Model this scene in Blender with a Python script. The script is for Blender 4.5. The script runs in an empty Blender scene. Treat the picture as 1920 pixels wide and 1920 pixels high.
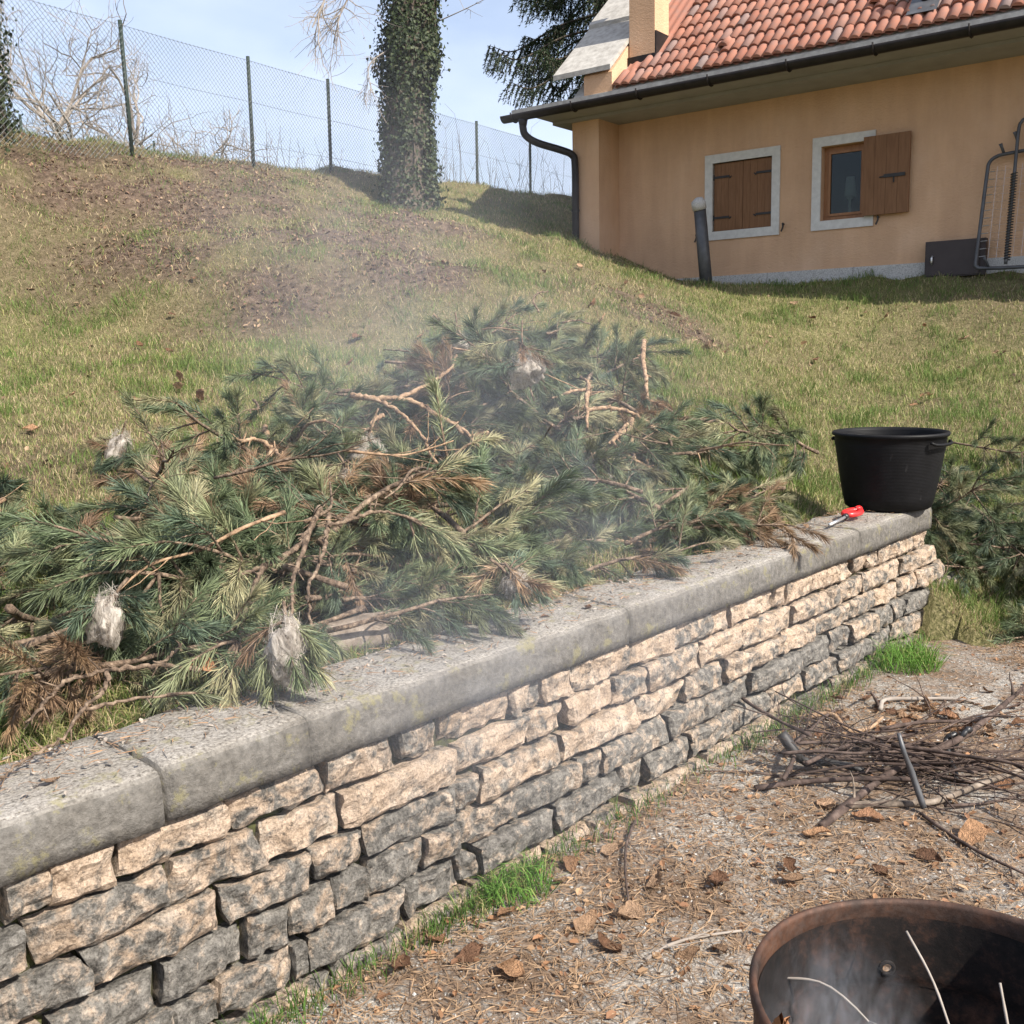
import bpy, math, random
import numpy as np
from mathutils import Matrix, Vector

rng = np.random.default_rng(11)
random.seed(11)
scene = bpy.context.scene
COL = scene.collection

# ------------------------------------------------------------------ camera
PITCH, ROLL = math.radians(9.0), math.radians(1.3)
CAM = np.array([0.0, 0.0, 1.5])
Fv = np.array([0, math.cos(PITCH), -math.sin(PITCH)])
R0 = np.array([1.0, 0, 0])
U0 = np.cross(R0, Fv)
Rv = math.cos(ROLL) * R0 - math.sin(ROLL) * U0
Uv = math.cos(ROLL) * U0 + math.sin(ROLL) * R0
cam_data = bpy.data.cameras.new('camera')
cam_data.sensor_width = 36.0
cam_data.lens = 36.0
cam_data.clip_start = 0.05
cam_data.clip_end = 2000
cam = bpy.data.objects.new('camera', cam_data)
COL.objects.link(cam)
cam.matrix_world = Matrix(((Rv[0], Uv[0], -Fv[0], CAM[0]), (Rv[1], Uv[1], -Fv[1], CAM[1]),
                           (Rv[2], Uv[2], -Fv[2], CAM[2]), (0, 0, 0, 1)))
scene.camera = cam

# ------------------------------------------------------------------ sky and sun
SUN_AZ = math.degrees(math.atan2(0.77, -0.64))      # clockwise from +Y
SUN_EL = 44.0
world = bpy.data.worlds.new('World')
scene.world = world
world.use_nodes = True
wt = world.node_tree
wt.nodes.clear()
w_out = wt.nodes.new('ShaderNodeOutputWorld')
w_bg = wt.nodes.new('ShaderNodeBackground')
w_sky = wt.nodes.new('ShaderNodeTexSky')
w_sky.sky_type = 'NISHITA'
w_sky.sun_disc = False
w_sky.sun_elevation = math.radians(SUN_EL)
w_sky.sun_rotation = math.radians(SUN_AZ)
w_sky.air_density = 1.0
w_sky.dust_density = 2.0
w_sky.ozone_density = 1.5
# thin cirrus veil
w_tc = wt.nodes.new('ShaderNodeTexCoord')
w_map = wt.nodes.new('ShaderNodeMapping')
w_map.inputs['Scale'].default_value = (1.3, 1.3, 3.2)
w_n = wt.nodes.new('ShaderNodeTexNoise')
w_n.inputs['Scale'].default_value = 2.2
w_n.inputs['Detail'].default_value = 5
w_r = wt.nodes.new('ShaderNodeMapRange')
w_r.inputs['From Min'].default_value = 0.35
w_r.inputs['From Max'].default_value = 0.75
w_r.inputs['To Min'].default_value = 0.25
w_r.inputs['To Max'].default_value = 0.7
w_mix = wt.nodes.new('ShaderNodeMix')
w_mix.data_type = 'RGBA'
w_mix.inputs['B'].default_value = (6.6, 7.1, 8.6, 1)
wt.links.new(w_tc.outputs['Generated'], w_map.inputs['Vector'])
wt.links.new(w_map.outputs['Vector'], w_n.inputs['Vector'])
wt.links.new(w_n.outputs['Fac'], w_r.inputs['Value'])
wt.links.new(w_r.outputs['Result'], w_mix.inputs['Factor'])
wt.links.new(w_sky.outputs['Color'], w_mix.inputs['A'])
wt.links.new(w_mix.outputs['Result'], w_bg.inputs['Color'])
w_bg.inputs['Strength'].default_value = 0.095
wt.links.new(w_bg.outputs['Background'], w_out.inputs['Surface'])

sun_data = bpy.data.lights.new('sun', 'SUN')
sun_data.energy = 4.8
sun_data.angle = math.radians(0.55)
sun_data.color = (1.0, 0.93, 0.83)
sun = bpy.data.objects.new('sun', sun_data)
COL.objects.link(sun)
sd = Vector((math.sin(math.radians(SUN_AZ)) * math.cos(math.radians(SUN_EL)),
             math.cos(math.radians(SUN_AZ)) * math.cos(math.radians(SUN_EL)), math.sin(math.radians(SUN_EL))))
sun.rotation_euler = sd.to_track_quat('Z', 'Y').to_euler()
sun.location = (8, -6, 12)

scene.view_settings.view_transform = 'Standard'
scene.view_settings.look = 'None'
scene.view_settings.exposure = 0.95
scene.view_settings.gamma = 1.0
scene.view_settings.use_curve_mapping = False
scene.render.engine = 'CYCLES'
scene.cycles.use_denoising = True
scene.cycles.max_bounces = 6
scene.cycles.transparent_max_bounces = 12
scene.cycles.volume_step_rate = 2.0
scene.cycles.volume_max_steps = 96

# ------------------------------------------------------------------ helpers
def link(o, parent=None):
    COL.objects.link(o)
    if parent is not None:
        o.parent = parent
    return o

def tag(o, label=None, cat=None, group=None, kind=None):
    if label: o['label'] = label
    if cat: o['category'] = cat
    if group: o['group'] = group
    if kind: o['kind'] = kind
    return o

def empty(name, loc=(0, 0, 0), rz=0.0, parent=None):
    o = bpy.data.objects.new(name, None)
    o.empty_display_size = 0.1
    o.location = loc
    o.rotation_euler = (0, 0, rz)
    return link(o, parent)

def hash3(i, j, k, seed):
    n = (i * 374761393 + j * 668265263 + k * 1274126177 + seed * 144269) & 0xFFFFFFFF
    n = ((n ^ (n >> 13)) * 1274126177) & 0xFFFFFFFF
    n = (n ^ (n >> 16)) & 0xFFFFFFFF
    return n.astype(np.float64) / 4294967295.0

def vnoise(P, seed=0):
    P = np.asarray(P, float)
    I = np.floor(P).astype(np.int64)
    f = P - I
    f = f * f * (3 - 2 * f)
    r = 0
    for dx in (0, 1):
        for dy in (0, 1):
            for dz in (0, 1):
                w = (f[..., 0] if dx else 1 - f[..., 0]) * (f[..., 1] if dy else 1 - f[..., 1]) * (f[..., 2] if dz else 1 - f[..., 2])
                r = r + w * hash3(I[..., 0] + dx, I[..., 1] + dy, I[..., 2] + dz, seed)
    return r * 2 - 1

def fbm(P, freq=1.0, octaves=4, seed=0):
    P = np.asarray(P, float) * freq
    r, a = 0, 0.5
    for o in range(octaves):
        r = r + a * vnoise(P * (2 ** o) + 17.3 * o, seed + o)
        a *= 0.5
    return r

def fbm2(x, y, freq, octaves=4, seed=0):
    x = np.asarray(x, float)
    return fbm(np.stack([x, np.asarray(y, float), np.zeros_like(x)], -1), freq, octaves, seed)

class MB:
    """collects vertices, quads and triangles; build() makes one mesh object"""
    def __init__(self):
        self.v, self.f3, self.f4, self.c, self.n = [], [], [], [], 0
    def add(self, v, f, col=None):
        v = np.asarray(v, float).reshape(-1, 3)
        if len(v) == 0: return
        fs = f if isinstance(f, (list, tuple)) and len(f) and isinstance(f[0], np.ndarray) else [np.asarray(f)]
        for q in fs:
            q = np.asarray(q)
            if q.size == 0: continue
            (self.f4 if q.shape[1] == 4 else self.f3).append(q + self.n)
        self.v.append(v)
        if col is None: col = (1, 1, 1)
        c = np.asarray(col, float)
        if c.ndim == 1: c = np.tile(c[:3], (len(v), 1))
        self.c.append(c)
        self.n += len(v)
    def box(self, lo, hi, col=None):
        x0, y0, z0 = lo; x1, y1, z1 = hi
        v = [(x0, y0, z0), (x1, y0, z0), (x1, y1, z0), (x0, y1, z0), (x0, y0, z1), (x1, y0, z1), (x1, y1, z1), (x0, y1, z1)]
        f = np.array([(0, 3, 2, 1), (4, 5, 6, 7), (0, 1, 5, 4), (1, 2, 6, 5), (2, 3, 7, 6), (3, 0, 4, 7)])
        self.add(v, f, col)
        return self
    def tube(self, pts, rad, sides=6, col=None, cap=True):
        v, f = tube(pts, rad, sides, cap)
        self.add(v, f, col)
        return self
    def mesh(self, name, smooth=False):
        me = bpy.data.meshes.new(name)
        V = np.concatenate(self.v) if self.v else np.zeros((0, 3))
        f3 = np.concatenate(self.f3) if self.f3 else np.zeros((0, 3), int)
        f4 = np.concatenate(self.f4) if self.f4 else np.zeros((0, 4), int)
        me.vertices.add(len(V))
        me.vertices.foreach_set('co', V.astype(np.float32).ravel())
        loops = np.concatenate([f3.ravel(), f4.ravel()]).astype(np.int32)
        me.loops.add(len(loops))
        me.loops.foreach_set('vertex_index', loops)
        starts = np.concatenate([np.arange(len(f3)) * 3, len(f3) * 3 + np.arange(len(f4)) * 4]).astype(np.int32)
        me.polygons.add(len(starts))
        me.polygons.foreach_set('loop_start', starts)
        me.polygons.foreach_set('use_smooth', np.full(len(starts), bool(smooth)))
        me.update(calc_edges=True)
        a = me.attributes.new('Col', 'FLOAT_COLOR', 'POINT')
        C = np.concatenate(self.c) if self.c else np.zeros((0, 3))
        a.data.foreach_set('color', np.c_[C, np.ones(len(C))].astype(np.float32).ravel())
        me.validate()
        return me
    def build(self, name, mat, parent=None, smooth=False, loc=None):
        me = self.mesh(name, smooth)
        me.materials.append(mat)
        o = bpy.data.objects.new(name, me)
        if loc is not None: o.location = loc
        return link(o, parent)

def obj_from(name, me, parent=None, loc=None, rot=None, scale=None):
    o = bpy.data.objects.new(name, me)
    if loc is not None: o.location = loc
    if rot is not None: o.rotation_euler = rot
    if scale is not None: o.scale = scale if hasattr(scale, '__len__') else (scale,) * 3
    return link(o, parent)

def norm(v):
    v = np.asarray(v, float)
    return v / (np.linalg.norm(v, axis=-1, keepdims=True) + 1e-12)

def tube(pts, rad, sides=6, cap=True):
    P = np.asarray(pts, float)
    n = len(P)
    rad = np.full(n, rad, float) if np.isscalar(rad) else np.asarray(rad, float)
    T = norm(np.gradient(P, axis=0))
    ref = np.array([0, 0, 1.0]) if abs(T[0][2]) < 0.9 else np.array([1.0, 0, 0])
    a = norm(np.cross(T[0], ref))
    vs = []
    th = np.arange(sides) * 2 * np.pi / sides
    for i in range(n):
        a = norm(a - T[i] * (a @ T[i]))
        b = np.cross(T[i], a)
        vs.append(P[i] + rad[i] * (np.cos(th)[:, None] * a + np.sin(th)[:, None] * b))
    V = np.concatenate(vs)
    i = np.arange(n - 1)[:, None] * sides
    j = np.arange(sides)[None]
    k = (j + 1) % sides
    F = np.stack([i + j, i + k, i + sides + k, i + sides + j], -1).reshape(-1, 4)
    fs = [F]
    if cap:
        V = np.concatenate([V, P[:1], P[-1:]])
        c0, c1 = n * sides, n * sides + 1
        jj = np.arange(sides); kk = (jj + 1) % sides
        fs.append(np.stack([np.full(sides, c0), kk, jj], -1))
        fs.append(np.stack([np.full(sides, c1), (n - 1) * sides + jj, (n - 1) * sides + kk], -1))
    return V, fs

def spath(pts, k=4):
    """catmull-rom through the points"""
    P = np.asarray(pts, float)
    if len(P) < 3:
        t = np.linspace(0, 1, k + 1)[:, None]
        return P[0] * (1 - t) + P[-1] * t
    Q = np.concatenate([[2 * P[0] - P[1]], P, [2 * P[-1] - P[-2]]])
    out = []
    for i in range(1, len(Q) - 2):
        for t in np.arange(k) / k:
            out.append(0.5 * (2 * Q[i] + (Q[i + 1] - Q[i - 1]) * t + (2 * Q[i - 1] - 5 * Q[i] + 4 * Q[i + 1] - Q[i + 2]) * t * t
                              + (3 * Q[i] - Q[i - 1] - 3 * Q[i + 1] + Q[i + 2]) * t ** 3))
    out.append(P[-1])
    return np.array(out)

def lathe(profile, sides=40):
    """profile: list of (r, z), open surface"""
    th = np.arange(sides) * 2 * np.pi / sides
    V = np.concatenate([np.c_[r * np.cos(th), r * np.sin(th), np.full(sides, z)] for r, z in profile])
    n = len(profile)
    i = np.arange(n - 1)[:, None] * sides
    j = np.arange(sides)[None]
    k = (j + 1) % sides
    return V, np.stack([i + j, i + k, i + sides + k, i + sides + j], -1).reshape(-1, 4)

# ------------------------------------------------------------------ materials
class NT:
    def __init__(self, name):
        self.m = bpy.data.materials.new(name)
        self.m.use_nodes = True
        self.t = self.m.node_tree
        self.t.nodes.clear()
        self.out = self.n('ShaderNodeOutputMaterial')
    def n(self, typ, **kw):
        nd = self.t.nodes.new(typ)
        for k, v in kw.items(): setattr(nd, k, v)
        return nd
    def l(self, a, b): self.t.links.new(a, b)
    def setv(self, sock, v):
        if hasattr(v, 'default_value') or isinstance(v, bpy.types.NodeSocket): self.l(v, sock)
        else: sock.default_value = v
    def coord(self, which='Object', scale=(1, 1, 1), rnd=False):
        tc = self.n('ShaderNodeTexCoord')
        v = tc.outputs[which]
        if rnd:
            oi = self.n('ShaderNodeObjectInfo')
            mu = self.n('ShaderNodeMath', operation='MULTIPLY'); mu.inputs[1].default_value = 57.0
            self.l(oi.outputs['Random'], mu.inputs[0])
            ad = self.n('ShaderNodeVectorMath', operation='ADD')
            self.l(v, ad.inputs[0]); self.l(mu.outputs[0], ad.inputs[1])
            v = ad.outputs[0]
        if scale != (1, 1, 1):
            mp = self.n('ShaderNodeMapping'); mp.inputs['Scale'].default_value = scale
            self.l(v, mp.inputs['Vector']); v = mp.outputs['Vector']
        return v
    def noise(self, vec, scale, detail=6, rough=0.6, dist=0.0):
        nd = self.n('ShaderNodeTexNoise')
        nd.inputs['Scale'].default_value = scale
        nd.inputs['Detail'].default_value = detail
        nd.inputs['Roughness'].default_value = rough
        nd.inputs['Distortion'].default_value = dist
        self.l(vec, nd.inputs['Vector'])
        return nd.outputs['Fac']
    def voro(self, vec, scale, feature='F1', out='Distance'):
        nd = self.n('ShaderNodeTexVoronoi', feature=feature)
        nd.inputs['Scale'].default_value = scale
        self.l(vec, nd.inputs['Vector'])
        return nd.outputs[out]
    def ramp(self, fac, stops):
        nd = self.n('ShaderNodeValToRGB')
        e = nd.color_ramp.elements
        while len(e) < len(stops): e.new(0.5)
        for el, (p, c) in zip(e, stops):
            el.position = p
            el.color = (*c, 1) if len(c) == 3 else c
        self.l(fac, nd.inputs['Fac'])
        return nd.outputs['Color']
    def mr(self, fac, a, b, c=0.0, d=1.0):
        nd = self.n('ShaderNodeMapRange')
        for k, v in zip(('From Min', 'From Max', 'To Min', 'To Max'), (a, b, c, d)): nd.inputs[k].default_value = v
        self.l(fac, nd.inputs['Value'])
        return nd.outputs['Result']
    def mix(self, fac, a, b, blend='MIX'):
        nd = self.n('ShaderNodeMix', data_type='RGBA', blend_type=blend)
        self.setv(nd.inputs['Factor'], fac)
        for s, v in (('A', a), ('B', b)):
            if isinstance(v, tuple): v = (*v[:3], 1)
            self.setv(nd.inputs[s], v)
        return nd.outputs['Result']
    def math(self, op, a, b):
        nd = self.n('ShaderNodeMath', operation=op)
        self.setv(nd.inputs[0], a); self.setv(nd.inputs[1], b)
        return nd.outputs[0]
    def bump(self, h, strength=0.5, dist=0.01, prev=None):
        nd = self.n('ShaderNodeBump')
        nd.inputs['Strength'].default_value = strength
        nd.inputs['Distance'].default_value = dist
        self.l(h, nd.inputs['Height'])
        if prev is not None: self.l(prev, nd.inputs['Normal'])
        return nd.outputs['Normal']
    def attr(self, name='Col'):
        return self.n('ShaderNodeAttribute', attribute_name=name).outputs['Color']
    def ocol(self):
        return self.n('ShaderNodeObjectInfo').outputs['Color']
    def orand(self):
        return self.n('ShaderNodeObjectInfo').outputs['Random']
    def principled(self, color, rough=0.8, normal=None, spec=0.3, metallic=0.0, transl=0.0, alpha=None):
        b = self.n('ShaderNodeBsdfPrincipled')
        self.setv(b.inputs['Base Color'], (*color, 1) if isinstance(color, tuple) and len(color) == 3 else color)
        self.setv(b.inputs['Roughness'], rough)
        b.inputs['Specular IOR Level'].default_value = spec
        b.inputs['Metallic'].default_value = metallic
        if normal is not None: self.l(normal, b.inputs['Normal'])
        if alpha is not None: self.setv(b.inputs['Alpha'], alpha)
        s = b.outputs['BSDF']
        if transl:
            tr = self.n('ShaderNodeBsdfTranslucent')
            self.setv(tr.inputs['Color'], (*color, 1) if isinstance(color, tuple) else color)
            mx = self.n('ShaderNodeMixShader'); mx.inputs[0].default_value = transl
            self.l(s, mx.inputs[1]); self.l(tr.outputs[0], mx.inputs[2])
            s = mx.outputs[0]
        self.l(s, self.out.inputs['Surface'])
        return self.m

def simple(name, stops, scale=6, rough=0.8, bump=0.3, bscale=40, bdist=0.005, coord='Object', stretch=(1, 1, 1), rnd=True, spec=0.3, detail=6, metallic=0.0, vcol=False):
    t = NT(name)
    v = t.coord(coord, stretch, rnd)
    c = t.ramp(t.noise(v, scale, detail), stops)
    if vcol: c = t.mix(1.0, c, t.attr(), 'MULTIPLY')
    nrm = t.bump(t.noise(v, bscale, 6), bump, bdist) if bump else None
    return t.principled(c, rough, nrm, spec, metallic)

def vcolmat(name, rough=0.6, transl=0.25, spec=0.3, rnd=0.25):
    t = NT(name)
    c = t.attr()
    if rnd:
        c = t.mix(1.0, c, t.ramp(t.orand(), [(0, (1 - rnd,) * 3), (1, (1 + rnd,) * 3)]), 'MULTIPLY')
    return t.principled(c, rough, None, spec, 0, transl)

# stone of the wall: weathered limestone, cream where broken, grey where weathered
def stone_mat():
    t = NT('limestone')
    v = t.coord('Object', (1, 1, 1), True)
    tone = t.n('ShaderNodeSeparateColor'); t.l(t.ocol(), tone.inputs[0])
    n1 = t.noise(v, 12.0, 7, 0.66, 0.8)
    n2 = t.noise(v, 38.0, 6, 0.7)
    grey = t.ramp(n2, [(0.28, (0.033, 0.031, 0.028)), (0.43, (0.13, 0.122, 0.109)), (0.58, (0.225, 0.21, 0.186)), (0.8, (0.37, 0.34, 0.295))])
    cream = t.ramp(t.noise(v, 16, 5, 0.6), [(0.25, (0.24, 0.17, 0.115)), (0.42, (0.43, 0.325, 0.235)), (0.58, (0.48, 0.375, 0.285)), (0.8, (0.53, 0.465, 0.38))])
    f = t.math('ADD', n1, tone.outputs[0])
    f = t.mr(t.math('ADD', f, t.math('MULTIPLY', t.math('SUBTRACT', n2, 0.5), 0.5)), 0.92, 1.08)
    col = t.mix(f, grey, cream)
    pits = t.mr(t.noise(v, 42, 7, 0.72), 0.33, 0.43)
    col = t.mix(t.mr(pits, 0, 1, 0.75, 0.0), col, (0.035, 0.033, 0.03))
    lich = t.mr(t.noise(v, 24, 3, 0.5), 0.66, 0.72, 0, 0.5)
    col = t.mix(lich, col, (0.42, 0.40, 0.36))
    grain = t.ramp(t.noise(v, 170, 5, 0.75), [(0.32, (0.40, 0.39, 0.38)), (0.5, (1, 1, 1)), (0.7, (1.35, 1.35, 1.35))])
    col = t.mix(1.0, col, grain, 'MULTIPLY')
    h = t.math('ADD', t.noise(v, 30, 10, 0.72), t.math('MULTIPLY', t.voro(v, 26), 0.5))
    nrm = t.bump(h, 1.0, 0.02)
    return t.principled(col, 0.9, nrm, 0.2)

def coping_mat():
    t = NT('weathered_concrete')
    g = t.n('ShaderNodeNewGeometry')
    v = t.coord('Object')
    n1 = t.noise(v, 5, 6, 0.6); n2 = t.noise(v, 45, 6, 0.7); n3 = t.noise(v, 130, 4, 0.7)
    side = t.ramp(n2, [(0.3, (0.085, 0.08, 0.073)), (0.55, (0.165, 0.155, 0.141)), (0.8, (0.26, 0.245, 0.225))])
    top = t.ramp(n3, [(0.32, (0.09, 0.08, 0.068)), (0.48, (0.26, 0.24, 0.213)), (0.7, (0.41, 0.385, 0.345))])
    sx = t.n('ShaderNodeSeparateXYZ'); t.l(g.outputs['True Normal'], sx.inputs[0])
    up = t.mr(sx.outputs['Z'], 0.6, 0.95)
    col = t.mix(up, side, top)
    stain = t.mr(n1, 0.42, 0.62, 0.55, 1.0)
    col = t.mix(1.0, col, t.ramp(stain, [(0, (0.55, 0.52, 0.47)), (1, (1, 1, 1))]), 'MULTIPLY')
    moss = t.mr(t.noise(v, 14, 5, 0.7), 0.56, 0.64, 0, 0.6)
    col = t.mix(moss, col, (0.22, 0.20, 0.10))
    dark = t.mr(t.noise(v, 30, 4, 0.6), 0.62, 0.7, 0, 0.6)
    col = t.mix(dark, col, (0.085, 0.08, 0.07))
    nrm = t.bump(n3, 0.6, 0.006, t.bump(n2, 0.6, 0.008))
    return t.principled(col, 0.92, nrm, 0.2)

def stucco_mat():
    t = NT('orange_stucco')
    v = t.coord('Object')
    vb = t.coord('Object', (1, 1, 1.6))
    base = t.ramp(t.noise(v, 1.3, 4, 0.55), [(0.25, (0.53, 0.335, 0.205)), (0.55, (0.60, 0.385, 0.24)), (0.8, (0.64, 0.43, 0.285))])
    streak = t.mr(t.noise(t.coord('Object', (2.0, 2.0, 0.35)), 2.4, 4, 0.6), 0.36, 0.7, 0.90, 1.03)
    cc = t.n('ShaderNodeCombineColor')
    for i in range(3): t.l(streak, cc.inputs[i])
    col = t.mix(1.0, base, cc.outputs[0], 'MULTIPLY')
    h = t.math('ADD', t.noise(vb, 24, 5, 0.6, 0.6), t.math('MULTIPLY', t.noise(v, 90, 3, 0.6), 0.4))
    return t.principled(col, 0.93, t.bump(h, 0.8, 0.014), 0.15)

def hill_mat():
    t = NT('turf_soil')
    v = t.coord('Object')
    n1 = t.noise(v, 1.1, 5, 0.6); n2 = t.noise(v, 14, 6, 0.7); n3 = t.noise(v, 60, 5, 0.7)
    soil = t.ramp(n2, [(0.3, (0.04, 0.029, 0.021)), (0.5, (0.115, 0.082, 0.06)), (0.72, (0.25, 0.185, 0.135))])
    turf = t.ramp(n3, [(0.3, (0.06, 0.06, 0.025)), (0.5, (0.17, 0.16, 0.07)), (0.7, (0.36, 0.30, 0.17))])
    col = t.mix(t.mr(t.attr('Col'), 0.0, 1.0), soil, turf)
    return t.principled(col, 0.95, t.bump(n3, 0.8, 0.03, t.bump(n2, 0.7, 0.05)), 0.1)

def yard_mat():
    t = NT('gravel')
    v = t.coord('Object')
    n1 = t.noise(v, 2.2, 5, 0.6); n2 = t.noise(v, 26, 6, 0.72); n3 = t.noise(v, 150, 4, 0.7)
    vo = t.voro(v, 60)
    grit = t.ramp(n3, [(0.3, (0.10, 0.088, 0.075)), (0.5, (0.28, 0.26, 0.23)), (0.72, (0.55, 0.53, 0.49))])
    duff = t.ramp(n2, [(0.3, (0.06, 0.043, 0.03)), (0.55, (0.165, 0.115, 0.08)), (0.75, (0.28, 0.20, 0.14))])
    f = t.mr(t.math('ADD', t.math('MULTIPLY', n1, 0.75), t.math('MULTIPLY', n2, 0.45)), 0.50, 0.66)
    col = t.mix(f, grit, duff)
    dk = t.mr(t.noise(v, 40, 4, 0.6), 0.60, 0.70, 0, 0.7)
    col = t.mix(dk, col, (0.05, 0.04, 0.032))
    nrm = t.bump(n3, 0.7, 0.008, t.bump(vo, 0.6, 0.01))
    return t.principled(col, 0.95, nrm, 0.15)

def rust_mat():
    t = NT('rusted_steel')
    v = t.coord('Object')
    n1 = t.noise(v, 7, 6, 0.65, 0.4); n2 = t.noise(v, 60, 5, 0.7)
    col = t.ramp(n1, [(0.3, (0.018, 0.014, 0.012)), (0.45, (0.05, 0.028, 0.02)), (0.58, (0.105, 0.05, 0.03)), (0.75, (0.17, 0.10, 0.065))])
    col = t.mix(t.mr(n2, 0.45, 0.7, 0, 0.6), col, (0.07, 0.05, 0.042))
    return t.principled(col, t.mr(n2, 0.3, 0.7, 0.5, 0.85), t.bump(n2, 0.4, 0.003), 0.4, 0.35)

def soot_mat():
    t = NT('sooty_steel')
    v = t.coord('Object')
    n1 = t.noise(v, 6, 6, 0.65, 0.5); n2 = t.noise(v, 50, 5, 0.7)
    col = t.ramp(t.math('ADD', t.math('MULTIPLY', n1, 0.6), t.math('MULTIPLY', n2, 0.4)), [(0.38, (0.005, 0.0045, 0.0045)), (0.50, (0.014, 0.010, 0.009)), (0.60, (0.05, 0.026, 0.018)), (0.70, (0.10, 0.052, 0.034))])
    return t.principled(col, 0.8, t.bump(n2, 0.4, 0.003), 0.3, 0.1)

def silk_mat():
    t = NT('silk')
    v = t.coord('Object', (1, 1, 0.35), True)
    n = t.noise(v, 46, 5, 0.7, 0.8)
    col = t.ramp(n, [(0.3, (0.36, 0.31, 0.26)), (0.55, (0.50, 0.45, 0.39)), (0.8, (0.62, 0.575, 0.515))])
    a = t.mr(n, 0.34, 0.62, 0.06, 0.9)
    return t.principled(col, 0.75, t.bump(n, 0.6, 0.006), 0.3, 0, 0.25, a)

def glass_mat():
    t = NT('window_glass')
    gl = t.n('ShaderNodeBsdfGlossy'); gl.inputs['Roughness'].default_value = 0.03
    tr = t.n('ShaderNodeBsdfTransparent'); tr.inputs['Color'].default_value = (0.55, 0.6, 0.58, 1)
    fr = t.n('ShaderNodeFresnel'); fr.inputs['IOR'].default_value = 1.55
    mx = t.n('ShaderNodeMixShader')
    t.l(t.math('MULTIPLY', fr.outputs[0], 0.75), mx.inputs[0]); t.l(tr.outputs[0], mx.inputs[1]); t.l(gl.outputs[0], mx.inputs[2])
    t.l(mx.outputs[0], t.out.inputs['Surface'])
    return t.m

M = {}
M['stone'] = stone_mat()
M['mortar'] = simple('mossy_mortar', [(0.3, (0.016, 0.015, 0.010)), (0.5, (0.055, 0.052, 0.03)), (0.62, (0.085, 0.09, 0.035)), (0.8, (0.15, 0.135, 0.11))], 22, 0.95, 0.9, 60, 0.012, rnd=False, spec=0.1)
M['coping'] = coping_mat()
M['stucco'] = stucco_mat()
M['hill'] = hill_mat()
M['yard'] = yard_mat()
M['grass'] = vcolmat('grass_blade', 0.65, 0.3, 0.2, 0)
M['needle'] = vcolmat('pine_needle', 0.5, 0.2, 0.25, 0.28)
M['ivy'] = vcolmat('ivy_leaf', 0.55, 0.15, 0.22, 0)
M['litter'] = vcolmat('dry_litter', 0.8, 0.2, 0.15, 0)
M['bark'] = simple('pine_bark', [(0.34, (0.035, 0.025, 0.018)), (0.5, (0.14, 0.098, 0.068)), (0.7, (0.30, 0.225, 0.16))], 55, 0.9, 1.0, 120, 0.006, vcol=True)
M['peeled'] = simple('peeled_wood', [(0.34, (0.08, 0.052, 0.035)), (0.5, (0.27, 0.175, 0.105)), (0.72, (0.45, 0.32, 0.21))], 42, 0.8, 0.9, 110, 0.005, stretch=(1, 1, 1), vcol=True)
M['twig'] = simple('dark_twig_bark', [(0.3, (0.022, 0.016, 0.014)), (0.5, (0.062, 0.042, 0.034)), (0.75, (0.15, 0.11, 0.09))], 26, 0.85, 0.5, 90, 0.003, vcol=True)
M['trunk'] = simple('trunk_bark', [(0.3, (0.03, 0.024, 0.018)), (0.55, (0.10, 0.08, 0.062)), (0.8, (0.2, 0.17, 0.135))], 9, 0.95, 1.0, 22, 0.04, stretch=(1, 1, 0.3), rnd=False)
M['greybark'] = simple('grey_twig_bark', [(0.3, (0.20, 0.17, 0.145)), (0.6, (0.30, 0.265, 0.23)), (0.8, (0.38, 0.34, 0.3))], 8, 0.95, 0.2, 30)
M['log'] = simple('weathered_log', [(0.3, (0.05, 0.04, 0.032)), (0.5, (0.17, 0.135, 0.105)), (0.75, (0.33, 0.28, 0.23))], 22, 0.9, 0.7, 50, 0.006, stretch=(1, 1, 1))
M['silk'] = silk_mat()
M['rust'] = rust_mat()
M['soot'] = soot_mat()
M['tile'] = None
M['concrete'] = simple('grey_concrete', [(0.3, (0.26, 0.245, 0.22)), (0.6, (0.40, 0.38, 0.345)), (0.8, (0.48, 0.46, 0.42))], 12, 0.9, 0.5, 70, 0.006, rnd=False)
M['granite'] = simple('speckled_granite', [(0.3, (0.24, 0.23, 0.215)), (0.5, (0.44, 0.425, 0.40)), (0.75, (0.58, 0.565, 0.54))], 90, 0.85, 0.3, 120, 0.002, detail=3)
M['soffit'] = simple('soffit_plaster', [(0.3, (0.27, 0.26, 0.25)), (0.7, (0.33, 0.32, 0.31))], 3, 0.9, 0.2, 60, 0.003, rnd=False)
M['gutter'] = simple('dark_gutter_metal', [(0.3, (0.012, 0.010, 0.010)), (0.7, (0.024, 0.019, 0.018))], 8, 0.5, 0.05, 60, 0.002, spec=0.25)
M['shutter'] = simple('stained_wood', [(0.3, (0.15, 0.07, 0.03)), (0.5, (0.19, 0.092, 0.041)), (0.75, (0.225, 0.115, 0.055))], 7, 0.6, 0.25, 30, 0.003, stretch=(6, 6, 0.6))
M['sash'] = simple('oiled_wood', [(0.3, (0.23, 0.105, 0.045)), (0.7, (0.34, 0.17, 0.08))], 8, 0.5, 0.15, 30, 0.002, stretch=(4, 4, 0.7))
M['iron'] = simple('black_iron', [(0.3, (0.014, 0.013, 0.013)), (0.7, (0.035, 0.032, 0.03))], 14, 0.6, 0.2, 60, 0.002, spec=0.5)
M['tube'] = simple('grey_steel_tube', [(0.3, (0.045, 0.046, 0.05)), (0.7, (0.085, 0.086, 0.09))], 10, 0.45, 0.1, 60, 0.002, spec=0.5)
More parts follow.
